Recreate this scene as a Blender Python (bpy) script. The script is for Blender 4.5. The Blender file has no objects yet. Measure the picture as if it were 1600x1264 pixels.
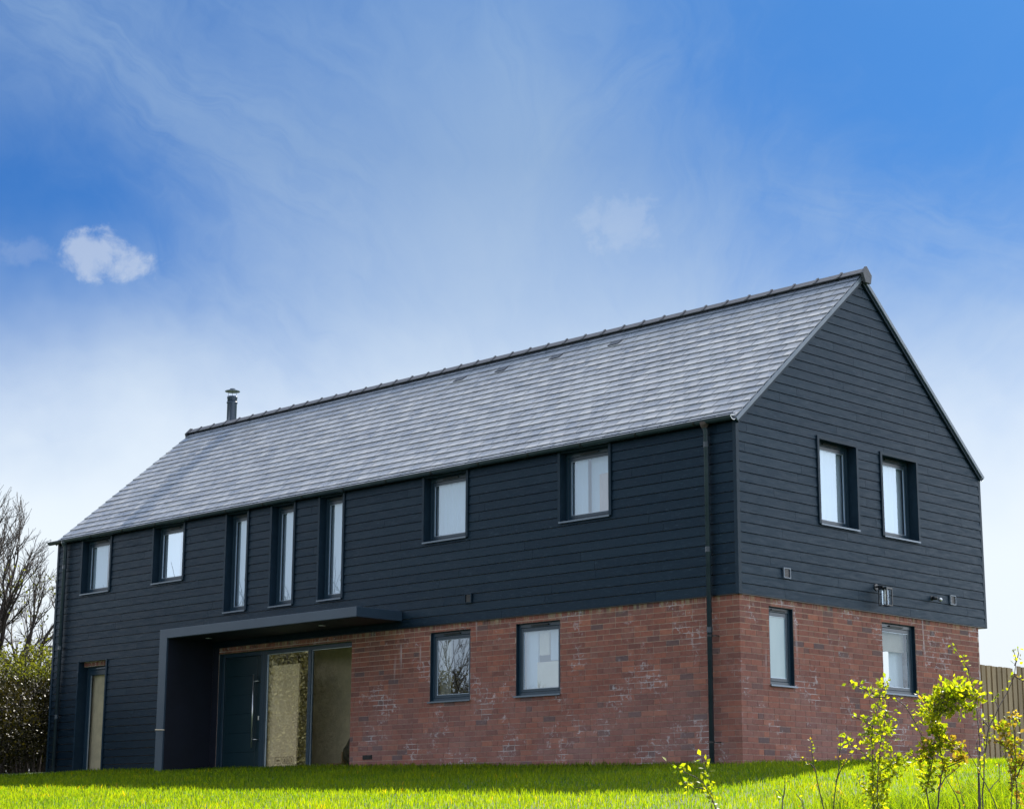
import bpy, bmesh, math, random
import numpy as np
from mathutils import Vector, Matrix
R = math.radians
random.seed(7); rng = np.random.default_rng(11)
scene = bpy.context.scene
COL = scene.collection

# ------------------------------------------------------------------ camera
CAM = Vector((15.1993, -19.3194, -0.8464)); YAW, PIT, ROL = R(134.99), R(12.58), 0.0041
_f = Vector((math.cos(PIT)*math.cos(YAW), math.cos(PIT)*math.sin(YAW), math.sin(PIT)))
_r = Vector((math.sin(YAW), -math.cos(YAW), 0)); _u = _r.cross(_f)
_r, _u = _r*math.cos(ROL)+_u*math.sin(ROL), -_r*math.sin(ROL)+_u*math.cos(ROL)
cd = bpy.data.cameras.new('camera'); cam = bpy.data.objects.new('camera', cd); COL.objects.link(cam)
cam.matrix_world = Matrix(((_r.x, _u.x, -_f.x, CAM.x), (_r.y, _u.y, -_f.y, CAM.y), (_r.z, _u.z, -_f.z, CAM.z), (0, 0, 0, 1)))
cd.sensor_width = 36; cd.lens = 67.5; cd.clip_start = 0.1; cd.clip_end = 3000
scene.camera = cam

# ------------------------------------------------------------------ sun and sky
SUN_AZ, SUN_EL = R(112), R(41.5)
sd = bpy.data.lights.new('sun', 'SUN'); sun = bpy.data.objects.new('sun', sd); COL.objects.link(sun)
sd.energy = 5.0; sd.angle = R(0.5); sd.color = (1.0, 0.94, 0.84)
sdir = Vector((math.cos(SUN_EL)*math.cos(SUN_AZ), math.cos(SUN_EL)*math.sin(SUN_AZ), math.sin(SUN_EL)))
sun.rotation_euler = sdir.to_track_quat('Z', 'Y').to_euler()
vs = scene.view_settings
vs.view_transform = 'Standard'; vs.look = 'None'; vs.gamma = 1; vs.use_curve_mapping = False; vs.exposure = 0.0
scene.view_settings.exposure = 1.25

class NT:
    """small helper for writing node trees"""
    def __init__(s, tree):
        s.t = tree; s.n = tree.nodes; s.l = tree.links; s.n.clear()
    def new(s, typ, **kw):
        nd = s.n.new(typ)
        for k, v in kw.items(): setattr(nd, k, v)
        return nd
    def put(s, sock, v):
        if hasattr(v, 'is_output'): s.l.new(v, sock)
        elif v is not None:
            if isinstance(v, (tuple, list)) and len(v) == 3 and sock.type == 'RGBA': v = (*v, 1)
            sock.default_value = v
    def m(s, op, a, b=None, c=None, clamp=False):
        nd = s.new('ShaderNodeMath', operation=op, use_clamp=clamp)
        s.put(nd.inputs[0], a); s.put(nd.inputs[1], b); s.put(nd.inputs[2], c)
        return nd.outputs[0]
    def mix(s, f, a, b, mode='MIX'):
        nd = s.new('ShaderNodeMix', data_type='RGBA', blend_type=mode)
        s.put(nd.inputs[0], f); s.put(nd.inputs[6], a); s.put(nd.inputs[7], b)
        return nd.outputs[2]
    def smooth(s, v, lo, hi, a=0.0, b=1.0):
        nd = s.new('ShaderNodeMapRange', interpolation_type='SMOOTHSTEP')
        s.put(nd.inputs[0], v); nd.inputs[1].default_value = lo; nd.inputs[2].default_value = hi
        nd.inputs[3].default_value = a; nd.inputs[4].default_value = b
        return nd.outputs[0]
    def noise(s, vec, scale=5, detail=3, rough=0.5, dist=0.0):
        nd = s.new('ShaderNodeTexNoise'); s.put(nd.inputs['Vector'], vec)
        nd.inputs['Scale'].default_value = scale; nd.inputs['Detail'].default_value = detail
        nd.inputs['Roughness'].default_value = rough; nd.inputs['Distortion'].default_value = dist
        return nd.outputs['Fac']
    def xyz(s, x, y, z=0.0):
        nd = s.new('ShaderNodeCombineXYZ'); s.put(nd.inputs[0], x); s.put(nd.inputs[1], y); s.put(nd.inputs[2], z)
        return nd.outputs[0]
    def sep(s, v):
        nd = s.new('ShaderNodeSeparateXYZ'); s.put(nd.inputs[0], v); return nd.outputs
    def map(s, vec, scale=(1, 1, 1), rot=(0, 0, 0)):
        nd = s.new('ShaderNodeMapping'); s.put(nd.inputs[0], vec)
        nd.inputs['Scale'].default_value = scale; nd.inputs['Rotation'].default_value = rot
        return nd.outputs[0]
    def obj(s): return s.new('ShaderNodeTexCoord').outputs['Object']

world = bpy.data.worlds.new('World'); scene.world = world; world.use_nodes = True
w = NT(world.node_tree)
sky = w.new('ShaderNodeTexSky', sky_type='NISHITA'); sky.sun_disc = False
sky.sun_elevation = SUN_EL; sky.sun_rotation = R(90) - SUN_AZ
sky.air_density = 1.0; sky.dust_density = 0.6; sky.ozone_density = 2.0
D = w.new('ShaderNodeTexCoord').outputs['Generated']
dx, dy, dz = w.sep(D)
az = w.m('MULTIPLY', w.m('ARCTAN2', dy, dx), 57.2958)               # degrees
az = w.m('SUBTRACT', 135.0, w.m('WRAP', az, 315.0, -45.0))          # 0 to the north-west, + to the right
el = w.m('MULTIPLY', w.m('ARCSINE', dz), 57.2958)
def g2(a0, e0, sa, se):
    x = w.m('DIVIDE', w.m('SUBTRACT', az, a0), sa); y = w.m('DIVIDE', w.m('SUBTRACT', el, e0), se)
    q = w.m('ADD', w.m('MULTIPLY', x, x), w.m('MULTIPLY', y, y))
    return w.m('EXPONENT', w.m('MULTIPLY', q, -1.0))
K = 0.0191
def pa(px): return (px-800)*K
def pe(py): return 12.58+(632-py)*K
AE = w.xyz(az, el, 0)
wob = w.noise(AE, 0.16, 4, 0.55)
wob2 = w.noise(w.xyz(w.m('ADD', az, 40), el, 3), 0.16, 4, 0.55)
ra = w.m('SUBTRACT', w.m('ADD', az, w.m('MULTIPLY', w.m('SUBTRACT', wob, .5), 6.0)), pa(930))
re = w.m('SUBTRACT', w.m('ADD', el, w.m('MULTIPLY', w.m('SUBTRACT', wob2, .5), 5.0)), pe(900))
th = w.m('ARCTAN2', re, ra)
rad = w.m('SQRT', w.m('ADD', w.m('MULTIPLY', ra, ra), w.m('MULTIPLY', re, re)))
streak = w.noise(w.xyz(w.m('MULTIPLY', th, 3.2), w.m('MULTIPLY', rad, 0.09), 0), 1.4, 6, 0.56, 0.3)
fine = w.noise(w.xyz(w.m('MULTIPLY', th, 9.0), w.m('MULTIPLY', rad, 0.35), 5), 1.6, 6, 0.62, 0.5)
billow = w.noise(AE, 0.22, 7, 0.58, 0.4)
low = w.smooth(w.m('ADD', el, w.m('MULTIPLY', w.m('SUBTRACT', wob, .5), 7.0)), 18.5, 9.0)
mid = w.m('MULTIPLY', g2(pa(900), pe(470), 10.0, 5.5), 0.70)
tl = w.m('MULTIPLY', g2(pa(350), pe(170), 8.5, 5.0), 0.22)
up = w.m('MULTIPLY', g2(pa(800), pe(230), 4.0, 5.0), 0.16)
trb = w.m('MULTIPLY', g2(pa(1480), pe(60), 8.5, 6.0), -0.16)
lfb = w.m('MULTIPLY', g2(pa(30), pe(400), 5.0, 3.2), -0.16)
def wisp(x0, y0, x1, y1, wd, k):
    a0, e0, a1, e1 = pa(x0), pe(y0), pa(x1), pe(y1); ln = math.hypot(a1-a0, e1-e0); ux, uy = (a1-a0)/ln, (e1-e0)/ln
    qa = w.m('SUBTRACT', w.m('ADD', az, w.m('MULTIPLY', w.m('SUBTRACT', wob, .5), 3.5)), a0); qe = w.m('SUBTRACT', w.m('ADD', el, w.m('MULTIPLY', w.m('SUBTRACT', wob2, .5), 3.5)), e0)
    al = w.m('ADD', w.m('MULTIPLY', qa, ux), w.m('MULTIPLY', qe, uy)); pr = w.m('SUBTRACT', w.m('MULTIPLY', qa, uy), w.m('MULTIPLY', qe, ux))
    fib = w.noise(w.xyz(w.m('MULTIPLY', al, .22), w.m('MULTIPLY', pr, 1.5), x0*.01), 1.0, 6, .62, .4)
    g = w.m('EXPONENT', w.m('MULTIPLY', w.m('POWER', w.m('ABSOLUTE', w.m('DIVIDE', pr, wd)), 2.0), -1.0))
    ends = w.m('MULTIPLY', w.smooth(al, -3.0, 2.0), w.smooth(al, ln+2.5, ln-2.5))
    return w.m('MULTIPLY', w.m('MULTIPLY', g, ends), w.m('MULTIPLY', w.smooth(fib, .28, .66), k))
cov = w.m('ADD', mid, tl)
for a_ in ((-60, 20, 560, 345, 1.5, .46), (775, -40, 850, 290, 1.0, .32), (1040, 90, 800, 300, 1.0, .30), (1250, 300, 1620, 420, 1.4, .26), (250, 0, 640, 190, 1.0, .18)):
    cov = w.m('ADD', cov, wisp(*a_)); cov = w.m('ADD', cov, up); cov = w.m('ADD', cov, trb); cov = w.m('ADD', cov, lfb)
cov = w.m('ADD', cov, w.m('MULTIPLY', w.m('SUBTRACT', streak, 0.5), 0.85))
cov = w.m('ADD', cov, w.m('MULTIPLY', w.m('SUBTRACT', fine, 0.5), 0.55))
cov = w.m('ADD', cov, w.m('MULTIPLY', w.m('SUBTRACT', billow, 0.5), 0.40))
cov = w.m('ADD', cov, 0.30)
away = w.smooth(w.m('ABSOLUTE', az), 24, 60)                         # unseen broken cloud outside the view, added as fill light
cov = w.m('ADD', cov, w.m('MULTIPLY', away, 0.30))
cov = w.m('ADD', cov, w.smooth(el, 26, 36, 0.0, 0.35))  # extra cloud above the view, added to light the roof
cov = w.m('MULTIPLY', w.m('SUBTRACT', 1.0, w.m('EXPONENT', w.m('MULTIPLY', w.m('DIVIDE', w.m('LOGARITHM', w.m('ADD', 1.0, w.m('EXPONENT', w.m('MULTIPLY', cov, 5.0))), 2.71828), 5.0), -1.0))), 0.92)
cov = w.m('ADD', cov, w.m('MULTIPLY', low, w.m('SUBTRACT', 1.0, cov)), clamp=True)
puffn = w.noise(AE, 0.95, 8, 0.62, 0.25)
def puff(px, py, sa, se, k):
    g = g2(pa(px), pe(py), sa, se)
    v = w.m('ADD', g, w.m('MULTIPLY', w.m('SUBTRACT', puffn, 0.5), 1.9))
    return w.m('MULTIPLY', w.m('MULTIPLY', w.smooth(v, 0.45, 0.95), w.smooth(g, 0.05, 0.5)), k)
pf = w.m('MAXIMUM', puff(145, 425, 1.75, 0.95, 0.52), puff(975, 352, 1.7, 1.15, 0.2))
pf = w.m('MAXIMUM', pf, puff(20, 425, 1.2, 0.6, 0.12))
blue = w.mix(1.0, sky.outputs[0], (0.098, 0.300, 0.585), 'MULTIPLY')
ramp = w.new('ShaderNodeValToRGB'); w.put(ramp.inputs[0], w.m('DIVIDE', el, 60.0))
cr = ramp.color_ramp; cr.elements[0].position = 0.0; cr.elements[0].color = (.61, .645, .68, 1)
cr.elements[1].position = 1.0; cr.elements[1].color = (.86, .98, 1.14, 1)
for p_, c_ in ((.13, (.60, .66, .71, 1)), (.20, (.53, .60, .675, 1)), (.26, (.37, .46, .57, 1)), (.33, (.245, .345, .485, 1)), (.43, (.22, .335, .50, 1)), (.62, (.82, .94, 1.10, 1))):
    e_ = cr.elements.new(p_); e_.color = c_  # the high steps, above the view, are brightened as fill for roof and walls
sdot = w.m('ADD', w.m('ADD', w.m('MULTIPLY', dx, sdir.x), w.m('MULTIPLY', dy, sdir.y)), w.m('MULTIPLY', dz, sdir.z))
awc = w.mix(w.smooth(sdot, -.30, .85), (.68, .73, .80), (2.35, 2.50, 2.70))
lit = w.mix(away, ramp.outputs[0], awc)                # out-of-view cloud brightened, most toward the sun, to lift gable and roof
scl = w.new('ShaderNodeVectorMath', operation='SCALE'); w.put(scl.inputs[0], lit); scl.inputs[3].default_value = 10.0
skyc = w.mix(cov, blue, scl.outputs[0])
skyc = w.mix(pf, skyc, (4.6, 5.1, 5.8))
bg = w.new('ShaderNodeBackground'); w.put(bg.inputs[0], skyc); bg.inputs[1].default_value = 0.0616
wo = w.new('ShaderNodeOutputWorld'); w.l.new(bg.outputs[0], wo.inputs[0])

# ------------------------------------------------------------------ materials
MATS = {}
def mat(name, col, rough=0.6, metal=0.0, spec=0.5, fn=None):
    m = bpy.data.materials.new(name); m.use_nodes = True
    t = NT(m.node_tree)
    b = t.new('ShaderNodeBsdfPrincipled'); o = t.new('ShaderNodeOutputMaterial'); t.l.new(b.outputs[0], o.inputs[0])
    t.put(b.inputs['Base Color'], col); b.inputs['Roughness'].default_value = rough
    b.inputs['Metallic'].default_value = metal; b.inputs['Specular IOR Level'].default_value = spec
    if fn: fn(t, b, o)
    MATS[name] = m
    return m
def bump(t, b, h, strength=0.3, dist=0.01):
    n = t.new('ShaderNodeBump'); n.inputs['Strength'].default_value = strength; n.inputs['Distance'].default_value = dist
    t.put(n.inputs['Height'], h); t.l.new(n.outputs[0], b.inputs['Normal'])

def f_board(t, b, o):
    P = t.obj(); at = t.new('ShaderNodeAttribute', attribute_name='tone').outputs['Fac']
    x, y, z = t.sep(P)
    q = t.xyz(t.m('ADD', t.m('ADD', x, y), t.m('MULTIPLY', at, 31.0)), t.m('MULTIPLY', z, 8.0), at)
    grain = t.noise(q, 4.0, 6, 0.68, 0.6)
    fleck = t.noise(q, 11.0, 4, 0.7)
    c = t.mix(t.smooth(grain, .3, .7), (.0006, .0045, .0105), (.0034, .0120, .0240))
    c = t.mix(t.m('MULTIPLY', t.smooth(fleck, .58, .70), .8), c, (.05, .08, .11))
    c = t.mix(t.m('MULTIPLY', t.m('SUBTRACT', at, .5), .5), c, (.015, .03, .045))
    t.put(b.inputs['Base Color'], c); t.put(b.inputs['Roughness'], t.smooth(grain, .3, .7, .42, .6))
    b.inputs['Specular IOR Level'].default_value = .30; b.inputs['Specular Tint'].default_value = (.38, .70, 1.0, 1)
    bump(t, b, t.m('ADD', grain, t.m('MULTIPLY', fleck, .5)), 0.5, 0.003)
mat('cladding_board', (.02, .03, .05), fn=f_board)
def f_lower(t, b, o): pass
def f_brick(t, b, o):
    P = t.obj(); at = t.new('ShaderNodeAttribute', attribute_name='tone').outputs['Fac']
    x, y, z = t.sep(P)
    h = t.m('ADD', x, t.m('MULTIPLY', y, 1.0))
    Q = t.xyz(h, z, 0)
    rp = t.new('ShaderNodeValToRGB'); t.put(rp.inputs[0], at); c = rp.color_ramp
    c.elements[0].position = 0; c.elements[0].color = (.125, .080, .082, 1)
    c.elements[1].position = 1; c.elements[1].color = (.40, .145, .085, 1)
    for p_, k_ in ((.07, (.16, .085, .075, 1)), (.11, (.185, .072, .056, 1)), (.35, (.250, .090, .064, 1)), (.6, (.310, .108, .070, 1)), (.85, (.24, .105, .082, 1))):
        e = c.elements.new(p_); e.color = k_
    col = rp.outputs[0]
    n1 = t.noise(P, 22, 5, .65); n2 = t.noise(P, 90, 3, .6)
    col = t.mix(t.smooth(n1, .35, .75), col, t.mix(1, col, (.72, .68, .72), 'MULTIPLY'))
    # a thin chalky bloom, thicker lower down, a few run-marks from the top and salt patches
    blo = t.noise(t.xyz(t.m('MULTIPLY', h, 1.0), t.m('MULTIPLY', z, .8), 0), .9, 5, .6)
    bl = t.m('MULTIPLY', t.smooth(z, 1.7, .1, .03, .30), t.smooth(blo, .38, .62, .25, 1.0))
    col = t.mix(bl, col, (.33, .225, .235))
    sp = t.noise(Q, 13.0, 6, .72, 1.2); sm = t.noise(Q, 1.5, 4, .6)
    salt = t.m('MULTIPLY', t.smooth(sp, .55, .62), t.smooth(sm, .50, .58))
    run = t.noise(t.xyz(t.m('MULTIPLY', h, 3.1), t.m('MULTIPLY', z, .22), 7), 1.7, 3, .5)
    run2 = t.noise(t.xyz(t.m('MULTIPLY', h, 14), t.m('MULTIPLY', z, 1.2), 3), 1.0, 4, .6)
    rn = t.m('MULTIPLY', t.m('MULTIPLY', t.smooth(run, .66, .72), t.smooth(z, .9, 2.1)), t.smooth(run2, .35, .6, .3, .8))
    tot = t.m('ADD', t.m('MULTIPLY', salt, .55), t.m('MULTIPLY', rn, .9), clamp=True)
    col = t.mix(tot, col, (.62, .60, .64))
    # greenish drips on the sheltered top course
    dr = t.m('MULTIPLY', t.smooth(t.noise(t.xyz(t.m('MULTIPLY', h, 9), t.m('MULTIPLY', z, .6), 9), 1.6, 3, .6), .5, .62), t.smooth(z, 2.02, 2.15))
    dr = t.m('MULTIPLY', dr, t.smooth(x, .4, -.4, 0.3, 1))
    col = t.mix(t.m('MULTIPLY', dr, .55), col, (.42, .40, .24))
    t.put(b.inputs['Base Color'], col); b.inputs['Roughness'].default_value = .85
    bump(t, b, t.m('ADD', n1, t.m('MULTIPLY', n2, .5)), .6, .004)
mat('red_brick', (.2, .07, .05), fn=f_brick)
def f_mortar(t, b, o):
    P = t.obj(); x, y, z = t.sep(P); h = t.m('ADD', x, y)
    Q = t.xyz(h, z, 0)
    n = t.noise(P, 40, 4, .6); sm = t.noise(Q, 1.5, 4, .6); big = t.noise(Q, .55, 3, .6)
    c = t.mix(t.smooth(n, .3, .7), (.30, .20, .17), (.44, .31, .27))
    c = t.mix(t.m('MULTIPLY', t.smooth(z, 1.2, 2.05), t.smooth(big, .38, .56, .45, 1.0)), c, (.56, .43, .34))
    c = t.mix(t.smooth(sm, .54, .63, 0, .9), c, (.66, .62, .64))
    t.put(b.inputs['Base Color'], c); b.inputs['Roughness'].default_value = .95
    bump(t, b, n, .5, .004)
mat('mortar', (.4, .3, .27), fn=f_mortar)
def f_slate(t, b, o):
    P = t.obj(); at = t.new('ShaderNodeAttribute', attribute_name='tone').outputs['Fac']
    x, y, z = t.sep(P)
    q = t.xyz(t.m('ADD', x, t.m('MULTIPLY', at, 17)), y, z)
    n = t.noise(q, 5, 5, .6, .5); n2 = t.noise(q, 45, 4, .6)
    c = t.mix(at, (.19, .205, .235), (.33, .34, .36))
    c = t.mix(t.smooth(n, .4, .7, 0, .45), c, (.40, .40, .41))
    c = t.mix(t.smooth(t.noise(q, 3.1, 4, .6), .56, .68, 0, .55), c, (.13, .155, .20))
    # slate row by the ridge and the strip below the flue are smoother and bluer
    top = t.smooth(z, 6.70, 6.84, 0, .8)
    s1 = t.m('ABSOLUTE', t.m('SUBTRACT', x, t.m('SUBTRACT', -14.25, t.m('MULTIPLY', t.m('SUBTRACT', z, 5.5), .25))))
    strip = t.smooth(s1, .30, .12, 0, .65)
    c = t.mix(t.m('MAXIMUM', top, strip), c, (.10, .135, .19))
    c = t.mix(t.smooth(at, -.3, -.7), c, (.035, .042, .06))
    t.put(b.inputs['Base Color'], c); t.put(b.inputs['Roughness'], t.smooth(n, .3, .7, .26, .42))
    b.inputs['Specular IOR Level'].default_value = 1.0
    bump(t, b, t.m('ADD', n, t.m('MULTIPLY', n2, .25)), .35, .006)
mat('slate', (.2, .2, .23), fn=f_slate)
def f_ridge(t, b, o):
    n = t.noise(t.obj(), 18, 5, .6)
    t.put(b.inputs['Base Color'], t.mix(n, (.038, .043, .055), (.09, .095, .115)))
    bump(t, b, n, .4, .005)
mat('ridge_clay', (.1, .1, .12), rough=.5, fn=f_ridge)
def weather(c0, c1, sc=7, bs=.08):
    def fn(t, b, o):
        n = t.noise(t.obj(), sc, 4, .6)
        t.put(b.inputs['Base Color'], t.mix(t.smooth(n, .3, .7), c0, c1))
        if bs: bump(t, b, t.noise(t.obj(), sc*4, 3, .5), bs, .003)
    return fn
mat('anthracite_metal', (.03, .05, .07), rough=.45, spec=.15, fn=weather((.010, .026, .045), (.015, .034, .056)))
mat('fin_metal', (.05, .07, .1), rough=.42, fn=weather((.030, .056, .092), (.036, .066, .105), 2, 0.02))
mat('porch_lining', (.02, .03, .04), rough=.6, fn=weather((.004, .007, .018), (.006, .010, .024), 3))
mat('window_frame', (.03, .05, .08), rough=.32, fn=weather((.014, .038, .065), (.018, .045, .074), 3, .02))
mat('bead_edge', (.4, .5, .6), rough=.3, metal=.5, fn=weather((.38, .46, .55), (.45, .52, .6), 3, 0))
mat('sill_metal', (.09, .12, .16), rough=.28, metal=.3, fn=weather((.11, .15, .20), (.14, .18, .23), 3, .02))
mat('rainwater', (.03, .04, .05), rough=.25, fn=weather((.030, .048, .068), (.042, .062, .085), 5, .04))
mat('verge_trim', (.2, .25, .32), rough=.4, fn=weather((.13, .17, .23), (.17, .21, .27), 5, .03))
mat('black_metal', (.012, .014, .018), rough=.35, fn=weather((.010, .012, .016), (.018, .02, .025), 6, .03))
mat('steel', (.6, .62, .65), rough=.28, metal=.9, fn=weather((.62, .64, .66), (.72, .73, .75), 6, 0))
mat('flue_metal', (.09, .13, .2), rough=.35, metal=.2, fn=weather((.045, .072, .115), (.06, .09, .135), 4, .02))
def f_door(t, b, o):
    n = t.noise(t.map(t.obj(), (3, 3, 60)), 3, 4, .6)
    t.put(b.inputs['Base Color'], t.mix(n, (.004, .022, .032), (.007, .028, .040)))
    bump(t, b, n, .15, .002)
mat('door_paint', (.02, .04, .05), rough=.35, fn=f_door)
mat('room_wall', (.72, .70, .66), rough=.9, fn=weather((.66, .64, .60), (.74, .72, .68), 2))
mat('room_floor', (.3, .25, .2), rough=.6, fn=weather((.26, .21, .16), (.34, .28, .22), 3))
def f_curtain(t, b, o):
    P = t.obj(); x, y, z = t.sep(P)
    n = t.noise(t.xyz(t.m('ADD', x, y), t.m('MULTIPLY', z, .05), 0), 14, 2, .5)
    t.put(b.inputs['Base Color'], t.mix(n, (.58, .70, .82), (.64, .76, .87)))
    bump(t, b, n, .2, .02)
mat('curtain', (.8, .8, .82), rough=.9, fn=f_curtain)
mat('blind', (.8, .8, .75), rough=.7, fn=weather((.30, .29, .25), (.36, .35, .30), 4))
mat('tan_blind', (.6, .5, .35), rough=.8, fn=weather((.50, .43, .30), (.62, .53, .37), 6))
mat('cream_panel', (.8, .74, .62), rough=.8, fn=weather((.76, .69, .56), (.84, .77, .64), 3))
mat('salmon_fabric', (.6, .4, .38), rough=.9, fn=weather((.62, .50, .48), (.68, .56, .53), 4))
def f_card(t, b, o):
    P = t.obj(); n = t.noise(t.map(P, (14, 1, .8)), 4, 4, .6); n2 = t.noise(P, 3, 4, .6, .8)
    c = t.mix(n, (.93, .70, .42), (.96, .77, .50)); c = t.mix(t.smooth(n2, .5, .7, 0, .35), c, (.92, .77, .52))
    t.put(b.inputs['Base Color'], c)
mat('cardboard', (.5, .36, .2), rough=.85, fn=f_card)
mat('card_ink', (.15, .1, .06), rough=.9, fn=weather((.20, .13, .08), (.26, .18, .11), 20))
mat('black_plastic', (.01, .012, .014), rough=.3, fn=weather((.008, .01, .012), (.02, .022, .025), 20, .6))
mat('timber_brown', (.2, .12, .06), rough=.7, fn=weather((.14, .08, .04), (.24, .15, .08), 20, .2))
mat('pale_timber', (.5, .42, .3), rough=.7, fn=weather((.48, .40, .29), (.62, .54, .42), 20, .2))

def glass_mat(name, refl, tint, rough=0.0, wave=0.0):
    m = bpy.data.materials.new(name); m.use_nodes = True; t = NT(m.node_tree)
    g = t.new('ShaderNodeBsdfGlossy'); g.inputs['Roughness'].default_value = rough; t.put(g.inputs['Color'], (.74, .86, .98))
    tr = t.new('ShaderNodeBsdfTransparent'); t.put(tr.inputs['Color'], tint)
    lw = t.new('ShaderNodeLayerWeight'); lw.inputs[0].default_value = .35
    fac = t.m('ADD', refl, t.m('MULTIPLY', lw.outputs['Fresnel'], .35), clamp=True)
    mx = t.new('ShaderNodeMixShader'); t.put(mx.inputs[0], fac); t.l.new(tr.outputs[0], mx.inputs[1]); t.l.new(g.outputs[0], mx.inputs[2])
    o = t.new('ShaderNodeOutputMaterial'); t.l.new(mx.outputs[0], o.inputs[0])
    if wave:
        n = t.new('ShaderNodeBump'); n.inputs['Strength'].default_value = wave; n.inputs['Distance'].default_value = .01
        t.put(n.inputs['Height'], t.noise(t.obj(), 1.6, 2, .5)); t.l.new(n.outputs[0], g.inputs['Normal'])
    MATS[name] = m
glass_mat('sky_glass', .22, (.94, .97, .99), 0.0, .03)
glass_mat('clear_glass', .045, (.97, .98, .97), 0.0, .012)
glass_mat('low_glass', .26, (.9, .94, .95), 0.0, .04)
glass_mat('gable_glass', .20, (.96, .98, .99), 0.0, .03)
glass_mat('lantern_glass', .10, (.95, .97, .97), 0.05, 0)
def f_frost(t, b, o):
    n = t.noise(t.map(t.obj(), (1, 1, .3)), 4, 3, .6)
    t.put(b.inputs['Base Color'], t.mix(n, (.22, .36, .42), (.34, .47, .52)))
mat('frosted_glass', (.3, .42, .48), rough=.25, spec=.8, fn=f_frost)

def leafy(name, c0, c1, trans=.45, rough=.5, tr=None):
    m = bpy.data.materials.new(name); m.use_nodes = True; t = NT(m.node_tree)
    at = t.new('ShaderNodeAttribute', attribute_name='tone').outputs['Fac']
    c = t.mix(at, c0, c1)
    if name.endswith('blade'): c = t.mix(t.smooth(at, .95, .975), c, tuple(k*q for k, q in zip(c1, (2.2, 1.1, 2.0))))
    b = t.new('ShaderNodeBsdfPrincipled'); t.put(b.inputs['Base Color'], c); b.inputs['Roughness'].default_value = rough
    b.inputs['Specular IOR Level'].default_value = .2
    tl = t.new('ShaderNodeBsdfTranslucent')
    t.put(tl.inputs['Color'], t.mix(1.0, c, tr or (2.2, 2.0, .5), 'MULTIPLY'))
    mx = t.new('ShaderNodeMixShader'); mx.inputs[0].default_value = trans
    t.l.new(b.outputs[0], mx.inputs[1]); t.l.new(tl.outputs[0], mx.inputs[2])
    o = t.new('ShaderNodeOutputMaterial'); t.l.new(mx.outputs[0], o.inputs[0])
    MATS[name] = m
leafy('grass_blade', (.003, .024, .008), (.019, .056, .008), .6, .6, (26.0, 10.2, .4))
leafy('tuft_blade', (.008, .038, .009), (.028, .072, .010), .55, .5, (15, 7.0, .4))
leafy('shrub_leaf', (.07, .115, .012), (.20, .22, .022), .6, .45, (3.2, 2.9, .4))
leafy('bronze_leaf', (.16, .11, .03), (.34, .27, .05), .5, .5, (1.8, 1.6, .5))
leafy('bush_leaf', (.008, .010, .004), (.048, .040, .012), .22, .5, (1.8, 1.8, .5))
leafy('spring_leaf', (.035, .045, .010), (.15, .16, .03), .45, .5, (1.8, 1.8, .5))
leafy('garden_leaf', (.07, .06, .02), (.20, .165, .06), .3, .6, (1.3, 1.2, .6))
def f_ground(t, b, o):
    n = t.noise(t.obj(), 9, 6, .7); n2 = t.noise(t.obj(), .7, 4, .6)
    c = t.mix(t.smooth(n, .3, .7), (.010, .030, .007), (.025, .055, .008)); c = t.mix(t.smooth(n2, .4, .7, 0, .5), c, (.035, .065, .010))
    t.put(b.inputs['Base Color'], c); bump(t, b, n, .8, .03)
mat('turf', (.05, .1, .01), rough=.9, fn=f_ground)
def f_bark(t, b, o):
    n = t.noise(t.map(t.obj(), (6, 6, 1.5)), 5, 5, .65)
    t.put(b.inputs['Base Color'], t.mix(n, (.022, .018, .017), (.065, .052, .045))); bump(t, b, n, .6, .02)
mat('bark', (.08, .07, .06), rough=.85, fn=f_bark)
mat('twig', (.05, .035, .03), rough=.7, fn=weather((.045, .028, .026), (.11, .085, .075), 25, .2))
def f_fence(t, b, o):
    P = t.obj(); at = t.new('ShaderNodeAttribute', attribute_name='tone').outputs['Fac']; x, y, z = t.sep(P)
    n = t.noise(t.xyz(t.m('MULTIPLY', t.m('ADD', x, y), 30), t.m('MULTIPLY', z, 1.6), at), 2.2, 5, .65, .4)
    c = t.mix(at, (.27, .20, .115), (.40, .30, .175)); c = t.mix(t.smooth(n, .35, .75, 0, .7), c, (.17, .135, .085))
    t.put(b.inputs['Base Color'], c); bump(t, b, n, .4, .004)
mat('fence_timber', (.3, .25, .16), rough=.8, fn=f_fence)
def f_bulb(t, b, o): t.put(b.inputs['Base Color'], (.9, .88, .8))
mat('bulb_glass', (.9, .88, .8), rough=.15)
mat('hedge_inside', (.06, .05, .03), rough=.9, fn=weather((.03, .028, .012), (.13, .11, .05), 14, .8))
mat('dark_void', (.006, .008, .010), rough=.9)

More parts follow.
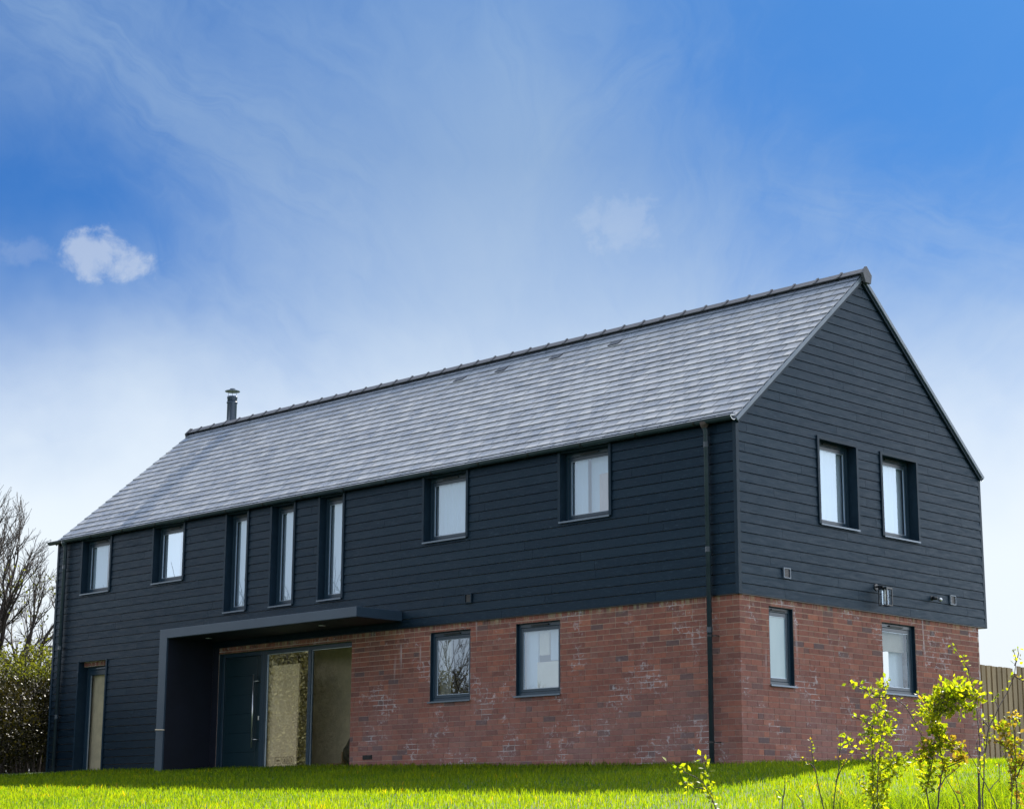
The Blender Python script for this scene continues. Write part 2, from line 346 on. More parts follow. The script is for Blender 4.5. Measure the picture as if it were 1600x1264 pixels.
# ------------------------------------------------------------------ mesh helpers
class MB:
    def __init__(s): s.v = []; s.f = []; s.t = []
    def add(s, vs, fs, tone=None):
        o = len(s.v); s.v += [tuple(p) for p in vs]; s.f += [tuple(i+o for i in q) for q in fs]
        s.t += [random.random() if tone is None else tone]*len(vs)
    def box(s, x0, x1, y0, y1, z0, z1, tone=None):
        s.add([(x0, y0, z0), (x1, y0, z0), (x1, y1, z0), (x0, y1, z0), (x0, y0, z1), (x1, y0, z1), (x1, y1, z1), (x0, y1, z1)],
              [(0, 3, 2, 1), (4, 5, 6, 7), (0, 1, 5, 4), (1, 2, 6, 5), (2, 3, 7, 6), (3, 0, 4, 7)], tone)
    def prism(s, poly, dvec, tone=None):
        n = len(poly); a = [Vector(p) for p in poly]; b = [p+Vector(dvec) for p in a]
        s.add(a+b, [tuple(range(n))[::-1], tuple(range(n, 2*n))]+[(i, (i+1) % n, n+(i+1) % n, n+i) for i in range(n)], tone)
    def tube(s, pts, rad, n=6, tone=None, cap=True):
        pts = [Vector(p) for p in pts]; k = len(pts)
        if not hasattr(rad, '__len__'): rad = [rad]*k
        vs = []; up = None
        for i, p in enumerate(pts):
            d = (pts[min(i+1, k-1)]-pts[max(i-1, 0)])
            if d.length < 1e-9: d = Vector((0, 0, 1))
            d.normalize()
            if up is None: up = Vector((0, 0, 1)) if abs(d.z) < .9 else Vector((1, 0, 0))
            a = d.cross(up).normalized(); b_ = d.cross(a); up = -b_ if False else up
            if abs(d.dot(up)) > .97:
                up = Vector((1, 0, 0)) if abs(d.x) < .9 else Vector((0, 1, 0)); a = d.cross(up).normalized(); b_ = d.cross(a)
            for j in range(n):
                w_ = 2*math.pi*j/n; vs.append(p+rad[i]*(math.cos(w_)*a+math.sin(w_)*b_))
        fs = [(i*n+j, i*n+(j+1) % n, (i+1)*n+(j+1) % n, (i+1)*n+j) for i in range(k-1) for j in range(n)]
        if cap: fs += [tuple(range(n))[::-1], tuple((k-1)*n+j for j in range(n))]
        s.add(vs, fs, tone)
    def build(s, name, m, parent=None, smooth=False, bev=0.0, loc=None):
        me = bpy.data.meshes.new(name); me.from_pydata(s.v, [], s.f); me.update()
        if bev or True:
            bm = bmesh.new(); bm.from_mesh(me); bmesh.ops.recalc_face_normals(bm, faces=bm.faces); bm.to_mesh(me); bm.free()
        at = me.attributes.new('tone', 'FLOAT', 'POINT'); at.data.foreach_set('value', np.array(s.t, dtype=np.float32))
        me.materials.append(MATS[m])
        if smooth: me.polygons.foreach_set('use_smooth', [True]*len(me.polygons))
        o = bpy.data.objects.new(name, me); COL.objects.link(o)
        if parent: o.parent = parent
        if loc: o.location = loc
        if bev:
            b = o.modifiers.new('bevel', 'BEVEL'); b.width = bev; b.segments = 2; b.limit_method = 'ANGLE'
        return o
def mesh_np(name, V, F, T, m, parent=None, smooth=False):
    """V (n,3), F (k,3|4) arrays"""
    me = bpy.data.meshes.new(name); me.vertices.add(len(V)); me.vertices.foreach_set('co', V.astype(np.float32).ravel())
    k, c = F.shape; me.loops.add(k*c); me.loops.foreach_set('vertex_index', F.astype(np.int32).ravel())
    me.polygons.add(k); me.polygons.foreach_set('loop_start', np.arange(0, k*c, c, dtype=np.int32))
    me.polygons.foreach_set('loop_total', np.full(k, c, dtype=np.int32)) if False else None
    me.update(calc_edges=True); me.validate()
    at = me.attributes.new('tone', 'FLOAT', 'POINT'); at.data.foreach_set('value', T.astype(np.float32))
    me.materials.append(MATS[m])
    if smooth: me.polygons.foreach_set('use_smooth', [True]*len(me.polygons))
    o = bpy.data.objects.new(name, me); COL.objects.link(o)
    if parent: o.parent = parent
    return o
def tag(o, label=None, cat=None, group=None, kind=None):
    if label: o['label'] = label
    if cat: o['category'] = cat
    if group: o['group'] = group
    if kind: o['kind'] = kind
    return o
def empty(name, loc, label, cat, group=None):
    o = bpy.data.objects.new(name, None); COL.objects.link(o); o.location = loc; o.empty_display_size = .3
    return tag(o, label, cat, group)

# ------------------------------------------------------------------ ground
def gz(x, y):
    x = np.asarray(x, float); y = np.asarray(y, float)
    z0 = np.where(x > -8, -.0175*np.clip(x, -8, 40), .14+.009*np.clip(-8-x, 0, 14))
    sy = np.where(y < 0, .084*np.maximum(y, -24), .03*np.clip(y, 0, 9))
    return z0+sy
def g1(x, y): return float(gz(x, y))
def UV(u, v): return 15.2+(-u+v)*.70711, -19.32+(u+v)*.70711
ax = np.concatenate([[-600, -300, -150, -80, -50], np.arange(-40, 40.1, 1.0), [55, 90, 160, 300, 600]])
ay = np.concatenate([[-600, -300, -150, -80, -50], np.arange(-40, 40.1, 1.0), [55, 90, 160, 300, 600]])
XX, YY = np.meshgrid(ax, ay, indexing='ij'); ZZ = gz(XX, YY)
V = np.stack([XX.ravel(), YY.ravel(), ZZ.ravel()], 1); ny = len(ay)
F = np.array([(i*ny+j, (i+1)*ny+j, (i+1)*ny+j+1, i*ny+j+1) for i in range(len(ax)-1) for j in range(ny-1)])
gr = mesh_np('ground', V, F, np.zeros(len(V)), 'turf', smooth=True); tag(gr, kind='structure')

def blades(n, u0, u1, name, material, hmin, hmax, width, vfrac=.30, pts=None, lean=.45, tonebase=None):
    if pts is None:
        u = np.sqrt(rng.random(n)*(u1*u1-u0*u0)+u0*u0); v = (rng.random(n)*2-1)*vfrac*u
        x = 15.2+(-u+v)*.70711; y = -19.32+(u+v)*.70711
        inside = (x > -16.3) & (x < .03) & (y > -.02) & (y < 6)
        x, y, u = x[~inside], y[~inside], u[~inside]
    else:
        x, y = pts[:, 0], pts[:, 1]; u = np.full(len(x), u0)
    k = len(x); z = gz(x, y)-.005
    # patchy height
    pn = .5+.5*np.sin(x*2.1+np.sin(y*1.7)*1.3)*np.cos(y*2.7+np.sin(x*1.3)*1.7)
    h = (hmin+(hmax-hmin)*rng.random(k)**1.6)*(.8+.4*pn)
    th = rng.random(k)*2*np.pi; wx, wy = np.cos(th), np.sin(th)
    la = rng.random(k)*2*np.pi; ll = lean*h*(.2+rng.random(k))
    lx, ly = np.cos(la)*ll, np.sin(la)*ll
    wd = width*(.7+.6*rng.random(k))*np.maximum(1, u/17.0)
    A = np.stack([x-wx*wd/2, y-wy*wd/2, z], 1); B = np.stack([x+wx*wd/2, y+wy*wd/2, z], 1)
    mx, my, mz = x+lx*.35, y+ly*.35, z+h*.6
    C = np.stack([mx-wx*wd*.38, my-wy*wd*.38, mz], 1); D_ = np.stack([mx+wx*wd*.38, my+wy*wd*.38, mz], 1)
    E_ = np.stack([x+lx, y+ly, z+h*(1-.18*ll/h)], 1)
    V = np.stack([A, B, C, D_, E_], 1).reshape(-1, 3)
    o = np.arange(k)*5
    F = np.concatenate([np.stack([o, o+1, o+3], 1), np.stack([o, o+3, o+2], 1), np.stack([o+2, o+3, o+4], 1)])
    T = np.clip(rng.random(k)*.75+.25*pn, 0, 1)
    if tonebase is not None: T = np.clip(T*.6+tonebase, 0, 1)
    return mesh_np(name, V, F, np.repeat(T, 5), material)
tag(blades(330000, 13.0, 34, 'lawn_grass', 'grass_blade', .025, .085, .006, .31), 'short mown bright green lawn grass', 'grass', kind='stuff')

# ------------------------------------------------------------------ house
W, L = 5.87, 16.13; ZB = 2.16; BD = .132; PITCH = (6.997-4.497)/(W/2)
house = empty('house', (0, 0, 0), 'long two storey house with dark board cladding over red brick and a slate roof', 'house')
def zroof(y): return 4.497+min(y, W-y)*PITCH
def mapF(s, d, z): return (s, d, z)
def mapG(s, d, z): return (-d, s, z)
class PB(MB):
    """boxes in wall coordinates: s along the wall, d depth inward, z up"""
    def __init__(s, mp): super().__init__(); s.mp = mp
    def wb(s, s0, s1, d0, d1, z0, z1, tone=None):
        P = [(s0, d0, z0), (s1, d0, z0), (s1, d1, z0), (s0, d1, z0), (s0, d0, z1), (s1, d0, z1), (s1, d1, z1), (s0, d1, z1)]
        s.add([s.mp(*p) for p in P], [(0, 3, 2, 1), (4, 5, 6, 7), (0, 1, 5, 4), (1, 2, 6, 5), (2, 3, 7, 6), (3, 0, 4, 7)], tone)

# openings: name, wall, s0, s1, z0, z1 (outer edge of the trim, or brick opening)
CL = [(-15.32, -14.33, 3.395, 4.41), (-13.05, -12.08, 3.395, 4.41), (-10.93, -10.28, 2.73, 4.41), (-9.70, -9.045, 2.73, 4.41),
      (-8.465, -7.815, 2.73, 4.41), (-6.0, -5.0, 3.40, 4.41), (-3.17, -2.165, 3.40, 4.41)]
CG = [(1.74, 2.69, 3.25, 4.465), (3.235, 4.18, 3.25, 4.455)]
BF = [(-5.83, -4.965, 1.03, 2.05), (-4.04, -3.172, 1.03, 2.05)]
BG = [(.627, 1.152, 1.03, 2.045), (3.183, 4.01, 1.06, 2.04)]
W0 = (-15.25, -14.30, .05, 2.168)
SCREEN = (-11.03, -7.615, -.2, 2.052)

def subtract(rects, h):
    out = []
    for a, b, c, d in rects:
        if h[1] <= a or h[0] >= b or h[3] <= c or h[2] >= d: out.append((a, b, c, d)); continue
        if h[0] > a: out.append((a, h[0], c, d))
        if h[1] < b: out.append((h[1], b, c, d))
        x0, x1 = max(a, h[0]), min(b, h[1])
        if h[2] > c: out.append((x0, x1, c, h[2]))
        if h[3] < d: out.append((x0, x1, h[3], d))
    return out
def grow(h, e): return (h[0]-e, h[1]+e, h[2]-e, h[3]+e)

# structural walls behind the facing (real thickness, with the openings cut)
wall = PB(mapF)
rc = [(-L+.02, -.032, -.9, 4.50)]
for h in CL+BF+[W0, SCREEN]: rc = subtract(rc, h)
for a, b, c, d in rc: wall.wb(a, b, .03, .28, c, d)
wall.build('front_wall_core', 'mortar', house)
wall = PB(mapG)
rc = [(.28, W-.22, -.9, 4.50)]
for h in CG+BG: rc = subtract(rc, h)
for a, b, c, d in rc: wall.wb(a, b, .03, .28, c, d)
wall.build('gable_wall_core', 'mortar', house)
def gable_tri(x0, x1, z0):
    m_ = MB(); yl = .035; m_.prism([(x0, yl, z0), (x0, W-yl, z0), (x0, W-.04, zroof(.04)-.10), (x0, W/2, zroof(W/2)-.10), (x0, .04, zroof(.04)-.10)], (x1-x0, 0, 0)); return m_
g_ = gable_tri(-.28, -.03, 4.5005); g_.build('gable_peak', 'mortar', house)
# far gable and rear wall (never seen from the front, kept plain) with one rear kitchen window opening
REAR = (-2.02, -1.42, .70, 1.95)
m_ = MB(); m_.box(-L+.02, -L+.27, .281, W-.221, -.9, 4.50)
m_.prism([(-L+.02, .035, 4.5005), (-L+.02, W-.035, 4.5005), (-L+.02, W-.04, zroof(.04)-.10), (-L+.02, W/2, zroof(W/2)-.10), (-L+.02, .04, zroof(.04)-.10)], (.25, 0, 0))
rc = subtract([(-L+.02, -.02, -.9, 4.50)], REAR)
for a, b, c, d in rc: m_.box(a, b, W-.22, W-.19, c, d)
m_.build('rear_wall', 'mortar', house)

# ---- interior shell: floors, ceiling, partitions
m_ = MB()
m_.box(-L+.28, -.29, .29, W-.24, 2.22, 2.36)
m_.box(-L+.28, -.29, .29, W-.24, 4.46, 4.52)
for xp in (-11.6, -6.9, -2.9): m_.box(xp-.05, xp+.05, .29, W-.24, 2.361, 4.459)
for xp in (-11.9, -6.9): m_.box(xp-.05, xp+.05, .29, W-.24, .121, 2.219)
m_.box(-L+.28, -6.96, 2.2, 2.3, .121, 2.219); m_.box(-11.5, -2.96, 2.4, 2.5, 2.361, 4.459)
m_.build('inner_walls', 'room_wall', house)
m_ = MB(); m_.box(-L+.28, -.29, .29, W-.24, .0, .12); m_.build('inner_floor', 'room_floor', house)

# ---- cladding boards
def board_piece(m, lo0, hi0, lo1, hi1, z0, z1, za, zb, tone):
    """one board piece between z0..z1 of a course running za..zb; left edge lo0 (bottom) lo1 (top)"""
    def dep(z):
        f = (z-za)/(zb-za)
        return -.014+.009*f
    zt = z1-(.0075 if abs(z1-zb) < 1e-6 else 0)
    A = [(lo0, dep(z0), z0), (hi0, dep(z0), z0), (hi1, dep(zt), zt), (lo1, dep(zt), zt)]
    Bk = [(lo0, .018, z0), (hi0, .018, z0), (hi1, .018, zt), (lo1, .018, zt)]
    m.add([m.mp(*p) for p in A+Bk], [(0, 1, 2, 3), (7, 6, 5, 4), (0, 4, 5, 1), (1, 5, 6, 2), (2, 6, 7, 3), (3, 7, 4, 0)], tone)
def clad(mp, s0f, s1f, zstart, zend, holes, name, joint_len=(2.2, 3.7)):
    m = PB(mp); k = 0; z = zstart
    while z < zend-1e-6:
        za, zb = z, min(z+BD, zend); z += BD
        cuts = sorted({za, zb}|{h[2] for h in holes if za < h[2] < zb}|{h[3] for h in holes if za < h[3] < zb})
        js = []; q = s0f(za)-random.random()*2.5
        while q < s1f(za)+1: js.append(q); q += random.uniform(*joint_len)
        tones = {j: random.random() for j in js}
        for c0, c1 in zip(cuts[:-1], cuts[1:]):
            iv = [(None, None)]; hh = sorted([h for h in holes if h[2] < c1-1e-6 and h[3] > c0+1e-6], key=lambda h: h[0])
            segs = []; cur = None
            L0, L1, R0, R1 = s0f(c0), s0f(c1), s1f(c0), s1f(c1)
            for h in hh: segs.append((cur, h[0])); cur = h[1]
            segs.append((cur, None))
            for a, b in segs:
                a0, a1 = (L0, L1) if a is None else (a, a)
                b0, b1 = (R0, R1) if b is None else (b, b)
                inner = [j for j in js if max(a0, a1)+.1 < j < min(b0, b1)-.1]
                st = [j for j in js if j <= max(a0, a1)+.1]; tn = tones[st[-1]] if st else .5
                e0, e1 = a0, a1
                for j in inner:
                    board_piece(m, e0, j-.0018, e1, j-.0018, c0, c1, za, zb, tn); e0 = e1 = j+.0018; tn = tones[j]
                if min(b0-e0, b1-e1) > -1e-6 and max(b0-e0, b1-e1) > .005: board_piece(m, e0, b0, e1, b1, c0, c1, za, zb, tn)
    return m.build(name, 'cladding_board', house)
zf0 = ZB-19*BD
holesF = CL+[grow(W0, .0)]
o = clad(mapF, lambda z: -L+.045, lambda z: -.045, ZB, ZB+18*BD-.01, CL, 'front_cladding')
o = clad(mapF, lambda z: -L+.045, lambda z: -11.405, zf0, ZB, [W0], 'lower_front_cladding', (3, 5))
def gl(z): return .045 if z < 4.497 else .0+(z-4.497)/PITCH+.02
def gr_(z): return W-.045 if z < 4.497 else W-(z-4.497)/PITCH-.02
clad(mapG, gl, gr_, ZB, ZB+36*BD, CG, 'gable_cladding', (1.2, 3.6))
# corner trims (aluminium angles) and base trim
for bx_ in (((-.044, .012, -.020, -.012, ZB-.012, 4.50), (.004, .012, -.0119, .044, ZB-.012, 4.50)),
            ((.004, .012, W-.044, W+.012, ZB-.012, 4.53), (-.06, .0039, W+.004, W+.012, ZB-.012, 4.53)),
            ((-L-.012, -L+.044, -.020, -.012, -.4, 4.50), (-L-.012, -L-.004, -.0119, .06, -.4, 4.50))):
    m_ = MB()
    for b_ in bx_: m_.box(*b_)
    m_.build('corner_trim', 'anthracite_metal', house)
m_ = MB()
m_.box(-11.2, -.0225, -.006, .018, ZB-.012, ZB-.002); m_.box(-.018, .003, .0225, W-.001, ZB-.012, ZB-.002)
m_.box(-.3, -.0185, W-.205, W+.003, ZB-.012, ZB-.002)
m_.build('drip_trim', 'black_metal', house)
# rear clad skin so the overhang at the back corner has depth
m_ = MB(); m_.box(-L, -.02, W-.18, W-.002, ZB, 4.45); m_.build('rear_cladding', 'cladding_board', house)
m_ = MB(); m_.box(-L, -L+.018, .02, W-.2, -.4, 4.45); m_.build('far_end_cladding', 'cladding_board', house)

# ---- bricks
rowh = .075; top = ZB-.002
def brick_rows(mp, sA, sB, holes, name, corner_at, seed, d0=.02):
    rnd = random.Random(seed); m = PB(mp); nrow = 38
    for k in range(nrow):
        z1 = top-.004-k*rowh; z0 = z1-.0655
        header = (k == 0)
        flem = (k % 3 == 2)
        q = corner_at; sgn = -1 if sA < sB and abs(corner_at-sB) < 1 else 1
        first = True; i = 0
        while (q > sA if sgn < 0 else q < sB):
            if header: ln = .1025
            elif first: ln = .1025 if k % 2 else .215
            elif flem: ln = .215 if i % 2 else .1025
            else: ln = .215
            if first:
                # the corner bricks are laid by corner_bricks
                cl = (.215 if k % 2 else .1025) if name_is_gable(mp) else (.1025 if k % 2 else .215)
                if header: cl = .1025
                q += sgn*(cl+.0095); first = False; i += 1
                continue
            j = rnd.uniform(-.003, .003); gap = .0095+rnd.uniform(-.002, .002)
            a, b = sorted((q, q+sgn*ln)); a = max(a, sA); b = min(b, sB)
            if b-a > .015:
                tn = rnd.random(); tn = tn*.09 if rnd.random() < .05 else .12+.86*tn
                for r_ in (lambda rr: rr)([(a, b, z0+rnd.uniform(-.001, .001), z1)]):
                    rs = [r_]
                    for h in holes: rs = subtract(rs, h)
                    for x0, x1, y0, y1 in rs:
                        if x1-x0 > .006 and y1-y0 > .006: m.wb(x0, x1, d0+rnd.uniform(-.0012, .0012), d0+.02, y0, y1, tn)
            q += sgn*(ln+gap); i += 1
    return m
def name_is_gable(mp): return mp is mapG
mf = brick_rows(mapF, -11.03, -.02, BF+[SCREEN], 'f', -.02, 3)
mg = brick_rows(mapG, .02, W-.19, BG, 'g', .02, 5)
mg.build('gable_brickwork', 'red_brick', house)
rnd = random.Random(9)
for k in range(38):                                                  # corner bricks, alternate header and stretcher
    z1 = top-.004-k*rowh; z0 = z1-.0655
    lf = .1025 if (k % 2 or k == 0) else .215; lg = .1025 if (not k % 2 or k == 0) else .215
    mf.add([(-.02-lf, .02, z0), (-.02, .02, z0), (-.02, .02+lg, z0), (-.045, .02+lg, z0), (-.045, .045, z0), (-.02-lf, .045, z0),
            (-.02-lf, .02, z1), (-.02, .02, z1), (-.02, .02+lg, z1), (-.045, .02+lg, z1), (-.045, .045, z1), (-.02-lf, .045, z1)],
           [(5, 4, 3, 2, 1, 0), (6, 7, 8, 9, 10, 11)]+[(i, (i+1) % 6, 6+(i+1) % 6, 6+i) for i in range(6)], .12+.86*rnd.random())
mf.build('front_brickwork', 'red_brick', house)
m_ = PB(mapF); rc = [(-11.03, -.0242, -.9, top)]
for h in BF+[SCREEN]: rc = subtract(rc, grow(h, -.001))
for a, b, c, d in rc: m_.wb(a, b, .0245, .0295, c, d)
rc = [(.0243, W-.195, -.9, top)]; m_.mp = mapG
for h in BG: rc = subtract(rc, grow(h, -.001))
for a, b, c, d in rc: m_.wb(a, b, .0242, .0295, c, d)
m_.build('mortar_bed', 'mortar', house)
# little brick lintel showing in the head of the tall window on the left
m_ = MB()
for q in range(8): m_.box(-15.24+q*.118, -15.24+q*.118+.1085, .09, .16, 2.085, 2.150, .2+.7*random.random())
m_.build('lintel_brickwork', 'red_brick', house)
m_ = MB(); m_.box(-15.25, -14.30, .096, .159, 2.078, 2.165); m_.build('lintel_mortar', 'mortar', house)
# air brick by the glazed screen
m_ = MB(); m_.box(-7.30, -7.09, .012, .024, .235, .30)
for i in range(6): m_.box(-7.285+i*.033, -7.285+i*.033+.012, .008, .0119, .245, .29)
m_.build('air_brick', 'black_metal', house)

# ---- windows
def window(mp, s0, s1, z0, z1, style, glass, label=None, tb=.115, bb=.085, sb=.07, handle_side=1, vent=True, extra=None):
    """style 'clad': proud metal trim and a deep reveal; 'brick': frame close to the face"""
    clad_ = style == 'clad'
    m = PB(mp)
    if clad_:
        t_ = .050; pr = -.030; dF = .125 if mp is mapG else .105
        m.wb(s0, s0+.045, pr, -.0145, z0, z1); m.wb(s1-.045, s1, pr, -.0145, z0, z1)
        topt = .045 if mp is mapG else .012
        m.wb(s0+.0451, s1-.0451, pr, -.0145, z1-topt, z1)
        # reveal linings
        m.wb(s0+.030, s0+.0449, -.0144, dF+.05, z0, z1); m.wb(s1-.0449, s1-.030, -.0144, dF+.05, z0, z1)
        m.wb(s0+.0452, s1-.0452, -.0144, dF+.05, z1-.030, z1-.012)
        m.wb(s0+.001, s0+.0299, -.0143, .02, z0, z1-.001); m.wb(s1-.0299, s1-.001, -.0143, .02, z0, z1-.001)
        a, b, c, d = s0+.045, s1-.045, z0+.02, z1-.030
    else:
        dF = .075
        m.wb(s0-.001, s0+.006, .03, dF+.06, z0, z1); m.wb(s1-.006, s1+.001, .03, dF+.06, z0, z1)
        m.wb(s0+.0061, s1-.0061, .03, dF+.06, z1-.006, z1+.001)
        a, b, c, d = s0+.006, s1-.006, z0+.02, z1-.006
    win = m.build('window', 'anthracite_metal', house)
    if label: win['label'] = label
    # sill
    m = PB(mp); e = .0 if clad_ else .015
    m.wb(a-e-(.02 if clad_ else .01), b+e+(.02 if clad_ else .01), (-.045 if clad_ else -.012), (-.0305 if clad_ else .0), z0-.016, z0+.006)
    m.wb(a, b, (-.0304 if clad_ else .0001), dF+.05, z0+.0, z0+.008)
    m.build('sill', 'sill_metal', win)
    # outer frame
    m = PB(mp); o1 = .038
    m.wb(a, a+o1, dF, dF+.06, c-.012, d); m.wb(b-o1, b, dF, dF+.06, c-.012, d)
    m.wb(a+o1+.0001, b-o1-.0001, dF, dF+.06, d-(.055 if vent else o1), d); m.wb(a+o1+.0001, b-o1-.0001, dF, dF+.06, c-.012, c+o1-.005)
    m.build('frame', 'window_frame', win, bev=.003)
    # sash
    ia, ib, ic, id_ = a+o1+.003, b-o1-.003, c+o1-.002, d-(.058 if vent else o1+.003)
    sw = max(sb-o1, .02)+.012
    m = PB(mp)
    m.wb(ia, ia+sw, dF+.006, dF+.05, ic, id_); m.wb(ib-sw, ib, dF+.006, dF+.05, ic, id_)
    m.wb(ia+sw+.0001, ib-sw-.0001, dF+.006, dF+.05, id_-sw-.008, id_); m.wb(ia+sw+.0001, ib-sw-.0001, dF+.006, dF+.05, ic, ic+sw)
    m.build('sash', 'window_frame', win, bev=.004)
    ga, gb, gc, gd = ia+sw, ib-sw, ic+sw, id_-sw-.008
    # pale spacer bead round the glass
    m = PB(mp); q = .006
    m.wb(ga+.0001, ga+q, dF+.012, dF+.03, gc, gd); m.wb(gb-q, gb-.0001, dF+.012, dF+.03, gc, gd)
    m.wb(ga+q+.0001, gb-q-.0001, dF+.012, dF+.03, gd-q, gd-.0001); m.wb(ga+q+.0001, gb-q-.0001, dF+.012, dF+.03, gc+.0001, gc+q)
    m.build('bead', 'bead_edge', win)
    m = PB(mp); m.add([mp(ga+.001, dF+.021, gc+.001), mp(gb-.001, dF+.021, gc+.001), mp(gb-.001, dF+.021, gd-.001), mp(ga+.001, dF+.021, gd-.001)], [(0, 1, 2, 3)])
    m.build('pane', glass, win)
    if vent:
        wdt = min(.34, (b-a)*.62); mc = (a+b)/2
        m = PB(mp); m.wb(mc-wdt/2, mc+wdt/2, dF-.022, dF-.0005, d-.040, d-.022); m.wb(mc-wdt/2+.008, mc+wdt/2-.008, dF-.027, dF-.0221, d-.032, d-.025)
        m.build('trickle_vent', 'black_metal', win, bev=.002)
    return win, (ga, gb, gc, gd, dF)

def curtain_strip(mp, par, s0, s1, z0, z1, d, m='curtain', folds=.06, name='curtain'):
    mm = PB(mp); n = max(6, int((s1-s0)/.025)); vs = []; fs = []
    for i in range(n+1):
        s_ = s0+(s1-s0)*i/n; dd = d+.007*math.sin(i*2*math.pi*.025/folds)
        vs += [mp(s_, dd, z0), mp(s_, dd, z1)]
    fs = [(2*i, 2*i+2, 2*i+3, 2*i+1) for i in range(n)]
    mm.add(vs, fs, .5); return mm.build(name, m, par, smooth=True)
for i, h in enumerate(CL):
    win, (ga, gb, gc, gd, dF) = window(mapF, *h, 'clad', 'sky_glass', vent=True)
    wd = gb-ga
    if i in (0, 1): curtain_strip(mapF, win, ga-.03, ga+wd*.62, gc-.08, gd+.05, dF+.075)
    if i == 5: curtain_strip(mapF, win, ga-.03, gb+.03, gc-.08, gd+.05, dF+.085, folds=.10)
    if i == 6:
        curtain_strip(mapF, win, ga-.03, ga+wd*.36, gc-.08, gd+.05, dF+.075)
        curtain_strip(mapF, win, ga+wd*.37, gb+.03, gc-.08, gd+.05, dF+.13, folds=.2)
        curtain_strip(mapF, win, ga+wd*.62, gb+.05, gc-.08, gd-.22, dF+.095, m='salmon_fabric')
    if i in (2, 3, 4): curtain_strip(mapF, win, ga-.03, gb+.03, gc-.08, gd+.05, dF+.08, folds=.09)
for i, h in enumerate(CG):
    win, (ga, gb, gc, gd, dF) = window(mapG, *h, 'clad', 'gable_glass', vent=True)
    curtain_strip(mapG, win, ga-.03, gb+.03, gc-.08, gd+.05, dF+.08, folds=.16)
for i, h in enumerate(BF):
    win, (ga, gb, gc, gd, dF) = window(mapF, *h, 'brick', 'low_glass', vent=True)
    wd = gb-ga
    if i == 0: curtain_strip(mapF, win, ga-.03, ga+wd*.33, gc-.08, gd+.05, dF+.08, name='blind', m='blind')
    else:
        m = PB(mapF); m.wb(ga-.03, ga+wd*.30, dF+.10, dF+.13, gc-.05, gd+.05); m.wb(ga+wd*.60, gb+.03, dF+.14, dF+.16, 1.52, gd+.05); m.build('blind', 'curtain', win)
        m = PB(mapF); m.wb(ga+wd*.31, ga+wd*.58, dF+.12, dF+.15, 1.6, gd+.05); m.wb(ga+wd*.31, gb+.03, dF+.075, dF+.10, gc-.05, 1.50)
        m.build('inner_panel', 'cream_panel', win)
win, r_ = window(mapG, *BG[0], 'brick', 'frosted_glass', vent=True)
win, (ga, gb, gc, gd, dF) = window(mapG, *BG[1], 'brick', 'clear_glass', vent=True)
m = PB(mapG)
m.wb(ga-.02, gb+.02, dF+.09, dF+.10, gd-.235, gd+.02); m.wb(ga-.02, gb+.02, dF+.085, dF+.105, gd-.262, gd-.2352)
m.build('blind', 'blind', win)
curtain_strip(mapG, win, ga+.36, gb+.05, gc-.1, gd-.02, dF+.16, folds=.2)
# kitchen window in the rear wall, seen through the gable window
m_ = MB(); x0, x1, z0, z1 = REAR
m_.box(x0, x0+.05, W-.215, W-.195, z0, z1); m_.box(x1-.05, x1, W-.215, W-.195, z0, z1); m_.box(x0+.051, x1-.051, W-.215, W-.195, z0, z0+.05); m_.box(x0+.051, x1-.051, W-.215, W-.195, z1-.05, z1)
rw = m_.build('window', 'window_frame', house)
m_ = MB(); m_.add([(x0+.05, W-.205, z0+.05), (x1-.05, W-.205, z0+.05), (x1-.05, W-.205, z1-.05), (x0+.05, W-.205, z1-.05)], [(0, 1, 2, 3)]); m_.build('pane', 'lantern_glass', rw)

# tall window on the left of the front
s0, s1, z0, z1 = W0
m = PB(mapF)
m.wb(s0, s0+.04, -.028, -.0145, z0, z1); m.wb(s1-.04, s1, -.028, -.0145, z0, z1)
m.wb(s0+.025, s0+.0399, -.0144, .22, z0, z1); m.wb(s1-.0399, s1-.025, -.0144, .22, z0, z1)
m.wb(s0+.001, s0+.0249, -.0143, .02, z0, z1-.001); m.wb(s1-.0249, s1-.001, -.0143, .02, z0, z1-.001)
win = m.build('window', 'anthracite_metal', house); win['label'] = 'tall narrow full height window beside the left downpipe'
m = PB(mapF); a, b, c, d = s0+.04, s1-.04, z0, 2.075; dF = .165
m.wb(a, a+.04, dF, dF+.06, c, d); m.wb(b-.04, b, dF, dF+.06, c, d); m.wb(a+.0401, b-.0401, dF, dF+.06, d-.06, d)
m.wb(a+.043, a+.11, dF+.006, dF+.05, c, d-.063); m.wb(b-.11, b-.043, dF+.006, dF+.05, c, d-.063); m.wb(a+.1101, b-.1101, dF+.006, dF+.05, d-.15, d-.063)
m.build('frame', 'window_frame', win, bev=.003)
m = PB(mapF); m.wb(a+.11, a+.117, dF+.012, dF+.03, c, d-.15); m.wb(b-.117, b-.1101, dF+.012, dF+.03, c, d-.15); m.build('bead', 'bead_edge', win)
m = PB(mapF); m.add([(a+.11, dF+.021, c), (b-.11, dF+.021, c), (b-.11, dF+.021, d-.15), (a+.11, dF+.021, d-.15)], [(0, 1, 2, 3)]); m.build('pane', 'clear_glass', win)
m = PB(mapF); m.wb((a+b)/2-.12, (a+b)/2+.2, dF-.022, dF-.0005, d-.045, d-.027); m.build('trickle_vent', 'sill_metal', win, bev=.002)
curtain_strip(mapF, win, a+.06, a+.48, .1, 2.05, dF+.085, m='tan_blind', name='blind', folds=.3)
m = PB(mapF); m.wb(b-.42, b-.08, dF+.12, dF+.15, .1, 2.05); m.build('inner_panel', 'pale_timber', win)

